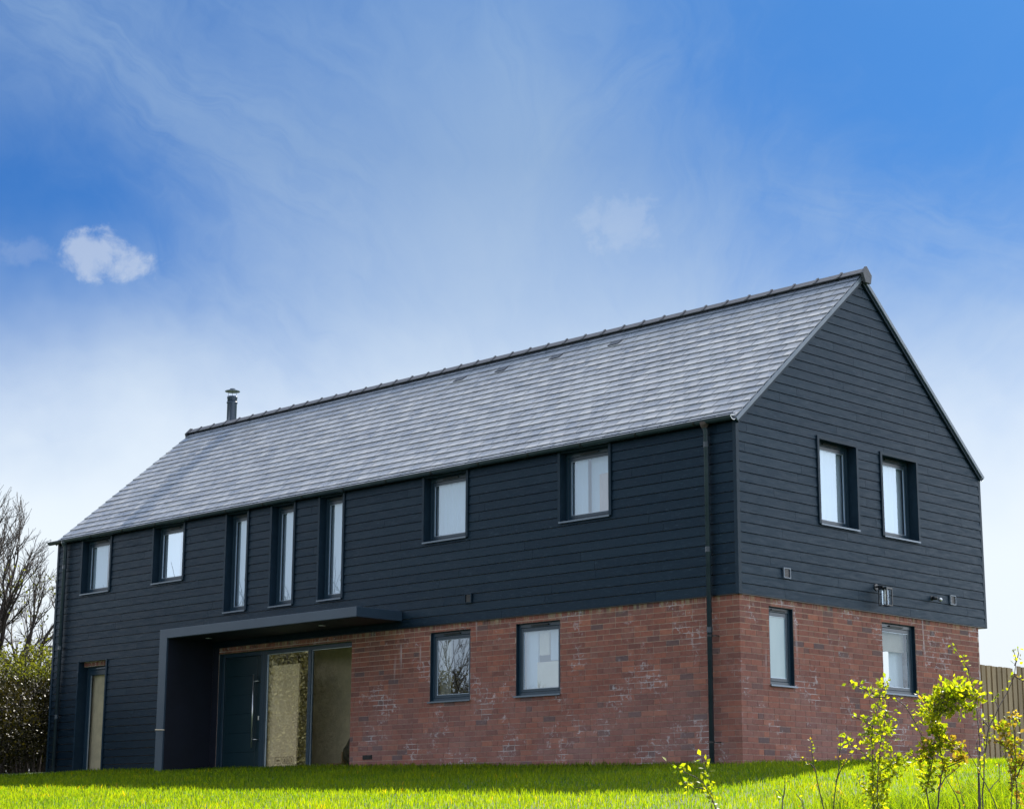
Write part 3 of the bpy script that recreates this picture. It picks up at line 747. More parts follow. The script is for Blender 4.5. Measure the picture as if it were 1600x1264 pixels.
# ---- entrance: door, glazed screen, porch
dF = .10
m = PB(mapF)
m.wb(-11.03, -10.965, dF, dF+.07, -.2, 2.05); m.wb(-9.985, -9.915, dF, dF+.07, -.2, 2.05); m.wb(-10.9649, -9.9851, dF, dF+.07, 1.985, 2.05)
m.wb(-11.0295, -11.02, .03, dF-.0001, -.2, 2.051)
door = m.build('door', 'window_frame', house, bev=.004); door['label'] = 'dark teal front door with a long steel bar handle'
m = PB(mapF); m.wb(-10.96, -9.99, dF+.015, dF+.06, -.2, 1.98)
for i in range(6): m.wb(-10.86, -10.09, dF+.008, dF+.0149, .12+i*.31, .12+i*.31+.30)
m.build('door_leaf', 'door_paint', door, bev=.003)
m = MB(); hx, hy = -10.10, .045
m.tube([(hx, hy, .49), (hx, hy, 1.667)], .013, 12)
for z_ in (.62, 1.56): m.tube([(hx, hy, z_), (hx+.09, hy+.02, z_), (hx+.095, dF+.014, z_)], .009, 10)
m.build('door_handle', 'steel', door, smooth=True)
m = PB(mapF); m.wb(-10.03, -10.0, dF-.004, dF+.0145, .93, 1.0); m.build('lock', 'steel', door, bev=.004)
m = PB(mapF)
m.wb(-9.9149, -9.845, dF, dF+.07, -.2, 2.05); m.wb(-8.775, -8.70, dF, dF+.07, -.2, 2.05); m.wb(-7.65, -7.6155, dF, dF+.07, -.2, 2.05)
m.wb(-9.8449, -8.7751, dF, dF+.07, 1.985, 2.05); m.wb(-8.6999, -7.6501, dF, dF+.07, 1.985, 2.05)
scr = m.build('glazed_screen', 'window_frame', house, bev=.004); scr['label'] = 'two pane full height glazed screen beside the front door'
for a, b in ((-9.845, -8.775), (-8.70, -7.65)):
    m = PB(mapF); m.wb(a, a+.008, dF+.02, dF+.04, -.1, 1.985); m.wb(b-.008, b, dF+.02, dF+.04, -.1, 1.985); m.wb(a+.0081, b-.0081, dF+.02, dF+.04, 1.975, 1.985); m.build('bead', 'bead_edge', scr)
    m = PB(mapF); m.add([(a, dF+.03, -.1), (b, dF+.03, -.1), (b, dF+.03, 1.985), (a, dF+.03, 1.985)], [(0, 1, 2, 3)]); m.build('pane', 'clear_glass', scr)
# porch: an upright fin that turns into a thin canopy
PD = .92
m = MB()
m.prism([(-11.405, -PD, -.4), (-11.20, -PD, -.4), (-11.20, -PD, 2.262), (-6.42, -PD, 2.262), (-6.42, -PD, 2.412), (-11.405, -PD, 2.412)], (0, PD-.016, 0))
porch = m.build('porch', 'fin_metal', house, bev=.006); porch['label'] = 'dark metal porch fin turning into a flat canopy over the door'
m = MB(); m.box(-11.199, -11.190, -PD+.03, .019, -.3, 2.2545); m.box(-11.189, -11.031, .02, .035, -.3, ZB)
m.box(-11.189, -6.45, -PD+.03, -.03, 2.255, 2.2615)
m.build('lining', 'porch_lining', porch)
for x_, y_ in ((-10.62, -.50), (-7.72, -.50)):
    m = MB(); n = 20; m.prism([(x_+.055*math.cos(i*2*math.pi/n), y_+.055*math.sin(i*2*math.pi/n), 2.246) for i in range(n)], (0, 0, .0085))
    m.build('downlight', 'steel', porch)
m = MB(); m.tube([(-11.34, -PD-.05, .78), (-11.12, -PD-.03, .77)], [.012, .008], 8); m.tube([(-11.31, -PD, .777), (-11.31, -PD-.05, .778)], .008, 8)
m.build('peg', 'pale_timber', porch)

# ---- roof
ca, sa_ = math.cos(math.atan(PITCH)), math.sin(math.atan(PITCH))
EY, EZ = -.055, 4.497-.055*PITCH
SL = (W/2-EY)/ca
def slope_pt(x, t, n=0.0): return (x, EY+t*ca-n*sa_, EZ+t*sa_+n*ca)
roof = MB()
def slab(m, x0, x1, t0, t1, n0a, n0b, th, tone=None, mirror=False):
    """a slab on the slope from t0..t1 whose underside is n0a at t0 and n0b at t1"""
    P = []
    for (x, t, n) in ((x0, t0, n0a), (x1, t0, n0a), (x1, t1, n0b), (x0, t1, n0b), (x0, t0, n0a+th), (x1, t0, n0a+th), (x1, t1, n0b+th), (x0, t1, n0b+th)):
        p = slope_pt(x, t, n)
        P.append((p[0], W-p[1], p[2]) if mirror else p)
    m.add(P, [(0, 3, 2, 1), (4, 5, 6, 7), (0, 1, 5, 4), (1, 2, 6, 5), (2, 3, 7, 6), (3, 0, 4, 7)], tone)
XR, XLF = .05, -L-.05
roofo = MB(); slab(roofo, XLF+.01, XR-.01, .02, SL-.03, -.080, -.080, .055); slab(roofo, XLF+.01, XR-.01, .02, SL-.03, -.080, -.080, .055, mirror=True)
roofo = roofo.build('roof', 'black_metal', house); roofo['label'] = 'blue grey slate roof'
NR = 20; ex = SL/NR; m = MB(); rnd = random.Random(21)
VENTS = [(-7.94, 2.57), (-6.93, 2.57), (-5.68, 2.57), (-4.39, 2.57)]
vt = (2.52-EY)/ca
for r_ in range(NR):
    t0 = r_*ex; off = 0 if r_ % 2 else .125
    x = XR
    first = True
    while x > XLF+.01:
        wdt = (.25 if not first else .25-off) if r_ < NR-1 else .375
        first = False
        xl = max(x-wdt, XLF); tn = rnd.random()
        t1 = min(t0+ex+.05, SL-.004)
        jit = rnd.uniform(-.003, .003); li = rnd.uniform(0, .0025)
        slab(m, xl+.0070, x-.0045, t0+jit, t0+ex+.006, -.0005+li, -.0145, .0135+rnd.uniform(0, .002), tn)
        if r_ < NR-1: slab(m, xl, x-.0006, t0+ex+.0065, t0+2*ex+.006, -.0225, -.0225, .004, -1.0)  # dark covered tail: dirt plus the shade of the joint, put into the colour
        x = xl
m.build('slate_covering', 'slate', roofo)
m = MB(); slab(m, XLF, XR, 0, SL-.01, -.015, -.015, .01, .4, mirror=True); m.build('rear_slates', 'slate', roofo)
for vx, _y in VENTS:
    m = MB(); rr = int(vt/ex); slab(m, vx-.11, vx+.11, rr*ex+.045, (rr+1)*ex-.012, .013, .003, .010)
    m.build('roof_vent', 'black_metal', roofo)
# verge trims both ends, both slopes
for mir in (False, True):
    m = MB(); slab(m, XR-.009, XR+.012, -.02, SL-.0, -.062, -.062, .050, mirror=mir); m.build('verge_trim', 'verge_trim', roofo)
    m = MB(); slab(m, .0125, XR-.0095, 0, SL-.05, -.105, -.105, .04, mirror=mir); m.build('barge_board', 'anthracite_metal', roofo)
m = MB()
for mir in (False, True): slab(m, XLF-.012, XLF+.009, -.02, SL, -.062, -.062, .055, mirror=mir)
m.build('verge_trim', 'verge_trim', roofo)
# ridge tiles with a rib at the end of each
RZ = EZ+SL*sa_+.035; RY = W/2; rl = .42; k = 0; x = XR+.035
while x > XLF+.02:
    x1 = max(x-rl, XLF-.02)
    m = MB()
    def vee(xa, xb, wd, th, up_):
        dy = wd*ca; dzz = wd*sa_
        pts = [(0, up_+th*1.25), (dy+th*sa_*.6, up_-dzz+th*ca*.9), (dy, up_-dzz), (0, up_), (-dy, up_-dzz), (-dy-th*sa_*.6, up_-dzz+th*ca*.9)]
        m.prism([(xa, RY+a, RZ+b) for a, b in pts], (xb-xa, 0, 0))
    vee(x-.004, x1+.040, .118, .018, .018); vee(x1+.0399, x1, .128, .032, .020)
    o = m.build('ridge_tile', 'ridge_clay', roofo, bev=.004)
    x = x1; k += 1
m = MB(); m.prism([(XR+.036, RY+a, b) for a, b in ((-.01, RZ+.062), (.112, RZ-.06), (.085, RZ-.19), (-.05, RZ-.19), (-.115, RZ-.05))], (.045, 0, 0)); m.build('ridge_end_cap', 'ridge_clay', roofo, bev=.006)
m = MB(); m.prism([(XLF-.06, RY+a, b) for a, b in ((0, RZ+.07), (.13, RZ-.06), (.08, RZ-.2), (-.08, RZ-.2), (-.13, RZ-.06))], (.04, 0, 0)); m.build('ridge_end_cap', 'ridge_clay', roofo, bev=.006)
# fascia and gutters
m = MB(); m.box(-L-.0, -.0, -.034, -.0205, 4.412, 4.455); m.build('fascia', 'black_metal', house)
def gutter(yc, zc, x0, x1, r, name):
    m = MB(); n = 10
    ring = [(yc+r*math.cos(math.pi+i*math.pi/n), zc+r*math.sin(math.pi+i*math.pi/n)) for i in range(n+1)]
    ring2 = [(yc+(r-.006)*math.cos(math.pi+i*math.pi/n), zc+(r-.006)*math.sin(math.pi+i*math.pi/n)) for i in range(n+1)][::-1]
    m.prism([(x0, a, b) for a, b in ring+ring2], (x1-x0, 0, 0))
    m.tube([(x0, yc-r, zc), (x1, yc-r, zc)], .008, 8)
    g = m.build(name, 'rainwater', house)
    m = MB(); xx = x1+.5
    for xb in np.arange(x0+.4, x1-.2, 1.02):
        ro = [(yc+(r+.007)*math.cos(math.pi+i*math.pi/n), zc+(r+.007)*math.sin(math.pi+i*math.pi/n)) for i in range(n+1)]
        ri = [(yc+(r+.0005)*math.cos(math.pi+i*math.pi/n), zc+(r+.0005)*math.sin(math.pi+i*math.pi/n)) for i in range(n+1)][::-1]
        m.prism([(xb, a, b) for a, b in ro+ri], (.03, 0, 0))
    m.build('gutter_bracket', 'black_metal', g)
    # pale open end of the gutter
    m = MB(); ro = [(yc+(r+.004)*math.cos(i*2*math.pi/16), zc-.004+(r*.95)*math.sin(i*2*math.pi/16)) for i in range(16)]
    m.tube([(x1+.004, a, b) for a, b in ro[8:]+[ro[0]]], .0055, 6); m.tube([(x1+.004, yc-r, zc), (x1+.004, yc+r, zc)], .004, 6)
    m.build('stop_end', 'steel', g)
    return g
gutter(-.098, 4.448, -L-.18, .035, .052, 'gutter')
gutter(W+.088, 4.43, -L-.18, -.02, .052, 'gutter')
def downpipe(x, zt, collars, brs, zbase, lab):
    m = MB(); r = .034; y = -.066
    m.tube([(x, -.098, 4.40), (x, -.094, 4.36), (x, y, 4.30), (x, y, zbase)], r, 16)
    p_ = m.build('downpipe', 'rainwater', house, smooth=True); p_['label'] = lab
    for z_ in collars: m = MB(); m.tube([(x, y, z_-.035), (x, y, z_+.035)], r+.005, 16); m.build('collar', 'rainwater', p_)
    m = MB(); m.tube([(x, -.098, 4.425), (x, -.098, 4.395), (x, -.096, 4.35)], [.062, .060, .038], 14); m.build('gutter_outlet', 'twig' if x > -5 else 'rainwater', p_)
    for z_ in brs:
        m = MB(); m.tube([(x+.02, y+.01, z_), (x+.075, y+.03, z_), (x+.085, .018, z_)], .007, 6); m.tube([(x, y, z_-.012), (x, y, z_+.012)], r+.004, 14)
        m.build('pipe_bracket', 'black_metal', p_)
downpipe(-.445, 4.4, (4.13, 2.75, 1.71), (1.635, .289), -.3, 'black downpipe at the brick corner')
downpipe(-15.80, 4.4, (3.95, 2.45, 1.2), (2.45, 1.2), -.2, 'black downpipe at the left end of the front')
# flue
m = MB(); fx, fy = -15.42, 3.35; m.tube([(fx, fy, 6.3), (fx, fy, 7.66), (fx, fy, 7.662), (fx, fy, 7.70)], [.098, .098, .105, .105], 24)
m.tube([(fx, fy, 7.56), (fx, fy, 7.585)], [.110, .110], 24)
fl = m.build('flue', 'flue_metal', house); fl.data.polygons.foreach_set('use_smooth', [len(p.vertices) == 4 for p in fl.data.polygons])
m = MB(); m.tube([(fx, fy, 7.80), (fx, fy, 7.81), (fx, fy, 7.84), (fx, fy, 7.86)], [.15, .152, .06, .055], 24); m.build('flue_cowl', 'flue_metal', fl)
m = MB()
for a in range(3): q = a*2.094+.4; m.tube([(fx+.09*math.cos(q), fy+.09*math.sin(q), 7.68), (fx+.09*math.cos(q), fy+.09*math.sin(q), 7.805)], .004, 6)
m.build('cowl_strut', 'flue_metal', fl)
# wall vents
def wallvent(mp, s0, s1, z0, z1):
    m = PB(mp); p = -.034
    m.wb(s0, s0+.014, p, -.012, z0, z1); m.wb(s1-.014, s1, p, -.012, z0, z1); m.wb(s0+.0141, s1-.0141, p, -.012, z0, z0+.014); m.wb(s0+.0141, s1-.0141, p, -.012, z1-.014, z1)
    v = m.build('wall_vent', 'verge_trim' if mp is mapG else 'anthracite_metal', house)
    m = PB(mp); m.wb(s0+.0141, s1-.0141, -.018, -.012, z0+.0141, z1-.0141); 
    for i in range(5): m.wb(s0+.0141, s1-.0141, -.026, -.0181, z0+.02+i*.021, z0+.027+i*.021)
    m.build('louvre', 'black_metal', v)
wallvent(mapF, -5.046, -4.905, 2.42, 2.56)
wallvent(mapG, .905, 1.055, 2.43, 2.57); wallvent(mapG, 4.885, 5.03, 2.42, 2.56)
# lantern on the gable
m = MB(); ly, lz = 3.03, 2.505
m.tube([(-.005, ly, lz), (.022, ly, lz)], [.055, .045], 20); m.tube([(.02, ly, lz), (.07, ly+.0, lz+.005), (.13, ly+.0, lz-.005)], .014, 10)
lamp = m.build('wall_lamp', 'black_metal', house, smooth=False); lamp['label'] = 'black box lantern with clear glass'
m = MB(); x0, x1, y0, y1, z0, z1 = .075, .215, ly-.045, ly+.095, 2.235, 2.475; q = .012
for a in (x0, x1-q):
    for b in (y0, y1-q): m.box(a, a+q, b, b+q, z0+q, z1-q)
m.box(x0, x1, y0, y1, z1-q+.0001, z1+.012)
m.box(x0, x1, y0, y0+q, z0, z0+q-.0001); m.box(x0, x1, y1-q, y1, z0, z0+q-.0001); m.box(x0, x0+q, y0+q, y1-q, z0, z0+q-.0001); m.box(x1-q, x1, y0+q, y1-q, z0, z0+q-.0001)
m.build('lantern_frame', 'black_metal', lamp)
m = MB(); cx, cy = (x0+x1)/2, (y0+y1)/2; m.tube([(cx, cy, z0+.012), (cx, cy, z1-.014)], .048, 20, cap=False); m.build('lantern_glass', 'lantern_glass', lamp, smooth=True)
m = MB(); m.tube([(cx, cy, z0+.07), (cx, cy, z0+.095), (cx, cy, z0+.14), (cx, cy, z0+.17)], [.004, .020, .026, .012], 12); m.tube([(cx, cy, z0+.17), (cx, cy, z1-.014)], .014, 10); m.build('bulb', 'bulb_glass', lamp, smooth=True)
# small spotlight sensor
m = MB(); sy_, sz_ = 4.42, 2.475
m.tube([(-.005, sy_, sz_), (.02, sy_, sz_)], .035, 16); m.tube([(.02, sy_, sz_), (.09, sy_+.03, sz_-.01)], [.026, .022], 12)
sp = m.build('motion_sensor', 'black_metal', house, smooth=True)
m = MB(); c_ = Vector((.115, sy_+.06, sz_-.025)); n = 8
prof = [(c_+Vector((.6, .5, -.6)).normalized()*(.03*math.cos(math.pi*i/n))*-1) for i in range(n+1)]
m.tube(prof, [max(.002, .03*math.sin(math.pi*i/n)) for i in range(n+1)], 12); m.build('sensor_head', 'steel', sp, smooth=True)

# ------------------------------------------------------------------ things behind the entrance glass
m = MB(); m.box(-10.02, -9.13, 0, .03, 0, 1.68)
cb = m.build('cardboard_sheet', 'cardboard', None, loc=(0, .19, .125)); cb.rotation_euler = (R(-1), 0, 0)
tag(cb, 'tall tan cardboard sheet leaning behind the entrance glass', 'cardboard')
m = MB()
def outline(x0, x1, z0, z1, w_=.006):
    m.box(x0, x1, -.003, -.0005, z0, z0+w_); m.box(x0, x1, -.003, -.0005, z1-w_, z1); m.box(x0, x0+w_, -.003, -.0005, z0+w_, z1-w_); m.box(x1-w_, x1, -.003, -.0005, z0+w_, z1-w_)
outline(-9.66, -9.50, .10, .21); m.box(-9.62, -9.54, -.003, -.0005, .14, .165)
for i in range(3):
    x_ = -9.46+i*.095; outline(x_, x_+.08, .10, .21); m.box(x_+.03, x_+.05, -.003, -.0005, .12, .18)
m.build('printed_mark', 'card_ink', cb)
m = MB(); m.tube([(0, 0, 0), (.10, .0, .50)], .009, 8)
br = m.build('broom_handle', 'twig', None, loc=(-9.95, .165, .125)); tag(br, 'thin dark stick leaning in front of the cardboard sheet', 'stick')
m = MB(); m.box(-11.4, -6.96, 1.10, 1.15, .121, 2.219); m.build('inner_partition', 'tan_blind', house)
# dark sack and two stacked boards at the right of the screen
bm = bmesh.new(); bmesh.ops.create_icosphere(bm, subdivisions=4, radius=1)
for v in bm.verts:
    p = v.co; n = math.sin(p.x*5+p.z*3)*.07+math.sin(p.y*9+p.x*4)*.04+math.sin(p.z*13)*.02
    v.co = Vector((p.x*.32*(1+n), p.y*.22*(1+n), max(-.98, p.z)*.27*(1+n)+.27+(.09*(p.x > 0)*p.x)))
me = bpy.data.meshes.new('sack'); bm.to_mesh(me); bm.free(); me.materials.append(MATS['black_plastic']); me.polygons.foreach_set('use_smooth', [True]*len(me.polygons))
me.attributes.new('tone', 'FLOAT', 'POINT')
sk = bpy.data.objects.new('sack', me); COL.objects.link(sk); sk.location = (-8.02, .58, .12); tag(sk, 'crumpled black plastic sack on the floor behind the right glass pane', 'sack')
m = MB(); m.box(0, .34, 0, .22, 0, .025); b1 = m.build('timber_offcut', 'timber_brown', None, loc=(-8.62, .42, .20)); tag(b1, 'short brown board lying low behind the right glass pane', 'board')
m = MB(); m.box(0, .26, 0, .2, 0, .025); m.box(.0, .025, .0, .2, -.14, -.0001); b2 = m.build('timber_offcut', 'timber_brown', None, loc=(-8.36, .48, .37)); tag(b2, 'upper brown board propped beside the black sack', 'board')

# ------------------------------------------------------------------ fence
FX = -1.25; fence = empty('fence', (FX, 7.0, g1(FX, 7.0)), 'brown vertical timber board fence behind the rear corner of the house', 'fence')
rnd = random.Random(4); m = MB(); y = 0.0; i = 0
base = g1(FX, 7.0)
m2 = MB()
while y < 6.0:
    Y = 7.0+y; zt = 1.80 if Y < 8.62 else 1.845
    if 8.62 < Y < 8.76: zt = 1.66
    zt += rnd.uniform(-.008, .008); fz = -.15
    if i % 2 == 0: m.box(0, .018, y, y+.095, fz, zt-base, rnd.random())
    else: m.box(.019, .037, y-.02, y+.085, fz, zt-base-.004, rnd.random())
    y += .078; i += 1
m.build('board_panel', 'fence_timber', fence)
m = MB()
for zr in (.25, .85, 1.4): m.box(-.045, -.0005, 0, 6, zr-base+.05, zr-base+.12)
m.build('rail', 'fence_timber', fence)
for yy in (.0, 1.8, 3.6, 5.4):
    m = MB(); m.box(-.13, -.0455, yy, yy+.09, -.3, 1.5); m.build('post', 'fence_timber', fence)

# ------------------------------------------------------------------ plants
def leaf_mesh(P, Nrm, Dr, size, aspect=.6, fold=.25):
    """quads folded along the midrib: two quads each -> 6 verts"""
    Dr = Dr/np.linalg.norm(Dr, axis=1, keepdims=True)
    S = np.cross(Dr, Nrm); S /= (np.linalg.norm(S, axis=1, keepdims=True)+1e-9); N2 = np.cross(S, Dr)
    s = size[:, None]
    base = P; tip = P+Dr*s; l = P+Dr*s*.5+S*s*aspect*.5+N2*s*fold*.4; r = P+Dr*s*.5-S*s*aspect*.5+N2*s*fold*.4; mid = P+Dr*s*.55
    V = np.stack([base, l, tip, r, mid], 1).reshape(-1, 3); o = np.arange(len(P))*5
    F = np.concatenate([np.stack([o, o+4, o+1], 1), np.stack([o+1, o+4, o+2], 1), np.stack([o, o+3, o+4], 1), np.stack([o+4, o+3, o+2], 1)])
    return V, F
def rand_dirs(n):
    v = rng.normal(size=(n, 3)); return v/np.linalg.norm(v, axis=1, keepdims=True)
def add_leaves(name, P, size, material, parent, up=.3, tone=None, dirs=None, aspect=.6):
    n = len(P); Dd = rand_dirs(n) if dirs is None else dirs; Dd[:, 2] += up; Nn = rand_dirs(n)
    V, F = leaf_mesh(P, Nn, Dd, size, aspect); T = rng.random(n) if tone is None else tone
    return mesh_np(name, V, F, np.repeat(T, 5), material, parent)

def branch_tree(rnd, height, r0, levels, spread, wig=.12, n0=5, first=.25, twigs=3, lean=(0, 0), upb=.25, ratio=.62):
    """returns a tube MB of limbs and a list of twig end points; local coordinates"""
    m = MB(); ends = []
    def grow_(p, d, ln, r, lev):
        seg = 5 if lev < 3 else 3; pts = [p.copy()]; rr = [r]; q = p.copy(); dd = d.copy()
        for i in range(seg):
            dd = (dd+Vector((rnd.gauss(0, wig), rnd.gauss(0, wig), rnd.gauss(0, wig)+upb*.12))).normalized()
            q = q+dd*ln/seg; pts.append(q.copy()); rr.append(max(r*(1-.55*(i+1)/seg), .004))
        m.tube(pts, rr, 7 if lev < 2 else (5 if lev < 3 else 3), cap=False)
        if lev >= levels: ends.extend(pts[1:]); return
        kids = n0 if lev == 0 else rnd.choice((2, 3, 3, 4) if lev < levels-1 else (twigs, twigs+1))
        for c in range(kids):
            f = first+(1-first)*(c+rnd.random())/kids if lev == 0 else .25+.75*(c+rnd.random()*.9)/kids
            i = min(int(f*seg), seg-1); pp = pts[i].lerp(pts[i+1], f*seg-i); base_r = rr[i]*.72
            a = rnd.uniform(0, 2*math.pi); ang = spread*rnd.uniform(.6, 1.25)
            side = dd.orthogonal().normalized(); side.rotate(__import__('mathutils').Quaternion(dd, a))
            nd = (dd*math.cos(ang)+side*math.sin(ang)); nd.z += upb*.5; nd.normalize()
            grow_(pp, nd, ln*ratio*rnd.uniform(.75, 1.15), base_r, lev+1)
        if lev < levels: grow_(pts[-1], dd, ln*.6, rr[-1], lev+1)
    grow_(Vector((0, 0, -.3)), Vector((lean[0], lean[1], 1)).normalized(), height*.42, r0, 0)
    return m, ends

def bare_tree(loc, label, seed, height, r0, levels=5, spread=.75, lean=(0, 0), group=None, n0=6, ratio=.62, first=.3, twigs=3):
    e = empty('bare_tree', loc, label, 'tree', group)
    m, ends = branch_tree(random.Random(seed), height, r0, levels, spread, lean=lean, n0=n0, ratio=ratio, first=first, twigs=twigs)
    m.build('crown', 'bark', e, smooth=True); return e, ends
def at_uv(u, v): x, y = UV(u, v); return (x, y, g1(x, y))
t1, e1 = bare_tree(at_uv(41, -11.0), 'tall bare branching tree with its dark trunk at the left edge, behind the hedge bush', 14, 7.8, .15, levels=5, spread=.50, n0=9, lean=(-.03, -.03), ratio=.62, first=.12, twigs=5)
# some ivy-like leaves on its lower limbs
el_ = np.array([list(p) for p in e1 if p.z < 4.2]); 
if len(el_): add_leaves('ivy', el_[rng.integers(0, len(el_), 700)]+rng.normal(0, .06, (700, 3)), .05+.05*rng.random(700), 'spring_leaf', t1)
bare_tree(at_uv(47, -13.2), 'thinner bare tree standing further back between the trunk and the house', 12, 5.6, .11, levels=5, spread=.6, n0=7, ratio=.64)

def bush(u, v, w_, d_, h, n, label, seed, m='bush_leaf', ls=(.04, .08), group=None, top_m=None, cat='bush', leafy_top=.0):
    loc = at_uv(u, v); e = empty('leafy_bush', loc, label, cat, group)
    rnd = random.Random(seed); mb = MB(); P = []
    ns = 26
    for i in range(ns):
        a = rnd.uniform(0, 6.283); rr = rnd.random()**.5
        bx, by = math.cos(a)*rr*w_*.35, math.sin(a)*rr*d_*.35; tx, ty = math.cos(a)*rr*w_*.6, math.sin(a)*rr*d_*.6
        hh = h*rnd.uniform(.75, 1.08)*(1-.25*rr*rr); pts = [Vector((bx, by, -.1))]; 
        for k in range(1, 6): f = k/5; pts.append(Vector((bx+(tx-bx)*f+rnd.gauss(0, .06), by+(ty-by)*f+rnd.gauss(0, .06), hh*f)))
        mb.tube(pts, [.03*(1-f/6.0)+.004 for f in range(6)], 5, cap=False)
        for k in range(9):
            f = rnd.uniform(.25, 1); q = pts[min(int(f*5), 4)].lerp(pts[min(int(f*5)+1, 5)], f*5-int(f*5) if f < 1 else 1)
            d = Vector((rnd.gauss(0, 1), rnd.gauss(0, 1), rnd.gauss(.4, .6))).normalized()*rnd.uniform(.25, .6)
            q2 = q+d; mb.tube([q, q+d*.5+Vector((0, 0, .03)), q2], [.008, .006, .003], 3, cap=False)
            P.append((q.lerp(q2, .5), .16)); P.append((q2, .14))
    mb.build('stem', 'twig', e)
    c = np.array([list(p) for p, s in P]); k = rng.integers(0, len(c), n)
    cl = np.concatenate([c[k[:n//2]]+rng.normal(0, .10, (n//2, 3)), np.zeros((n-n//2, 3))])
    # rest: shell of the crown, clumpy
    th = rng.random(n-n//2)*6.283; ph = np.arccos(1-rng.random(n-n//2)*1.75); rd = 1-.35*rng.random(n-n//2)**1.5
    cl[n//2:] = np.stack([np.cos(th)*np.sin(ph)*w_*.62*rd, np.sin(th)*np.sin(ph)*d_*.62*rd, h*.45+np.cos(ph)*h*.55*rd], 1)+rng.normal(0, .08, (n-n//2, 3))
    cl[:, 2] = np.maximum(cl[:, 2], .02)
    T = rng.random(n)*.9
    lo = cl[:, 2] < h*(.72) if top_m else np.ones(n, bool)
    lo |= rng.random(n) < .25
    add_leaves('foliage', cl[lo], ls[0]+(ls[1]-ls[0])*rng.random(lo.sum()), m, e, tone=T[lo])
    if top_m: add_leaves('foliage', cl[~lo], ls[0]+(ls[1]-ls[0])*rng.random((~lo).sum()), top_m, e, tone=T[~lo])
    return e
G1 = 'hedge bushes left of the house'
bush(36.5, -10.5, 3.2, 2.4, 2.0, 24000, 'dense dark bush at the left edge, in front of the bare tree', 1, group=G1)
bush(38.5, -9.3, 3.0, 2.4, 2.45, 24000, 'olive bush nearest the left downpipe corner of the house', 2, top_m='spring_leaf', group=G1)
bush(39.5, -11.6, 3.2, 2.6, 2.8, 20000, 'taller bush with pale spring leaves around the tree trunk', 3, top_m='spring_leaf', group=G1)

bush(44.5, -11.0, 6.5, 2.0, 1.5, 26000, 'low dark undergrowth bush showing beneath and behind the hedge bushes', 16, group=G1, ls=(.09, .16))
bush(42, -10.0, 3.4, 2.6, 2.3, 16000, 'darkest bush filling the gap low down behind the other hedge bushes', 15, group=G1)
# hedge and trees across the garden, which the lower windows mirror
def far_bush(x, y, w_, h, n, lab, seed):
    e = empty('garden_hedge', (x, y, g1(x, y)), lab, 'hedge', 'garden hedge mirrored in the glass')
    k = n; th = rng.random(k)*6.283; ph = np.arccos(1-rng.random(k)*1.3); rd = 1-.4*rng.random(k)
    P = np.stack([np.cos(th)*np.sin(ph)*w_*rd, np.sin(th)*np.sin(ph)*w_*.6*rd, h*.4+np.cos(ph)*h*.6*rd], 1)+rng.normal(0, .25, (k, 3))
    P[:, 2] = np.maximum(P[:, 2], 0)
    add_leaves('foliage', P, .05+.07*rng.random(k), 'garden_leaf', e, tone=rng.random(k)*.9)
    rnd = random.Random(seed); mb = MB()
    for i in range(40):
        a = rnd.uniform(-w_, w_)*.7; mb.tube([(a, rnd.gauss(0, .4), 0), (a*1.1+rnd.gauss(0, .3), rnd.gauss(0, .5), h*.6), (a*1.2+rnd.gauss(0, .5), rnd.gauss(0, .8), h*rnd.uniform(.95, 1.2))], [.04, .025, .008], 4, cap=False)
    mb.build('stem', 'bark', e)
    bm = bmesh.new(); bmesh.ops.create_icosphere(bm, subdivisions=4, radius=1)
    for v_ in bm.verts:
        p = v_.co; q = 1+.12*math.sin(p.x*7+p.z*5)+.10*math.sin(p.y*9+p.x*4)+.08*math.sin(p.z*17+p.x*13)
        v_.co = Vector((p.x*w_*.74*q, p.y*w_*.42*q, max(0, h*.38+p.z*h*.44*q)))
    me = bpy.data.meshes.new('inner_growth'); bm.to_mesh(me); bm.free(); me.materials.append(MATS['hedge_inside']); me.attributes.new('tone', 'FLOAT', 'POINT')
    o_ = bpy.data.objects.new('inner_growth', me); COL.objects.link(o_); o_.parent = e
for i, x_ in enumerate((-36, -32.5, -29, -25.5, -22.5)):
    far_bush(x_, -14.5-(i % 2)*.6, 2.6, 6.6 if i < 4 else 4.2, 38000, 'tall sunlit mixed hedge mirrored in the entrance glass', 40+i)
bare_tree((-20.2, -14.5, g1(-20.2, -14.5)), 'bare garden tree mirrored in the left brick wall window', 5, 6.5, .12, levels=5, spread=.5, n0=8, first=.1)
bare_tree((-18.2, -14.2, g1(-18.2, -14.2)), 'smaller bare garden tree mirrored at the foot of the brick wall windows', 8, 4.6, .08, levels=5, spread=.5, n0=7, first=.1)

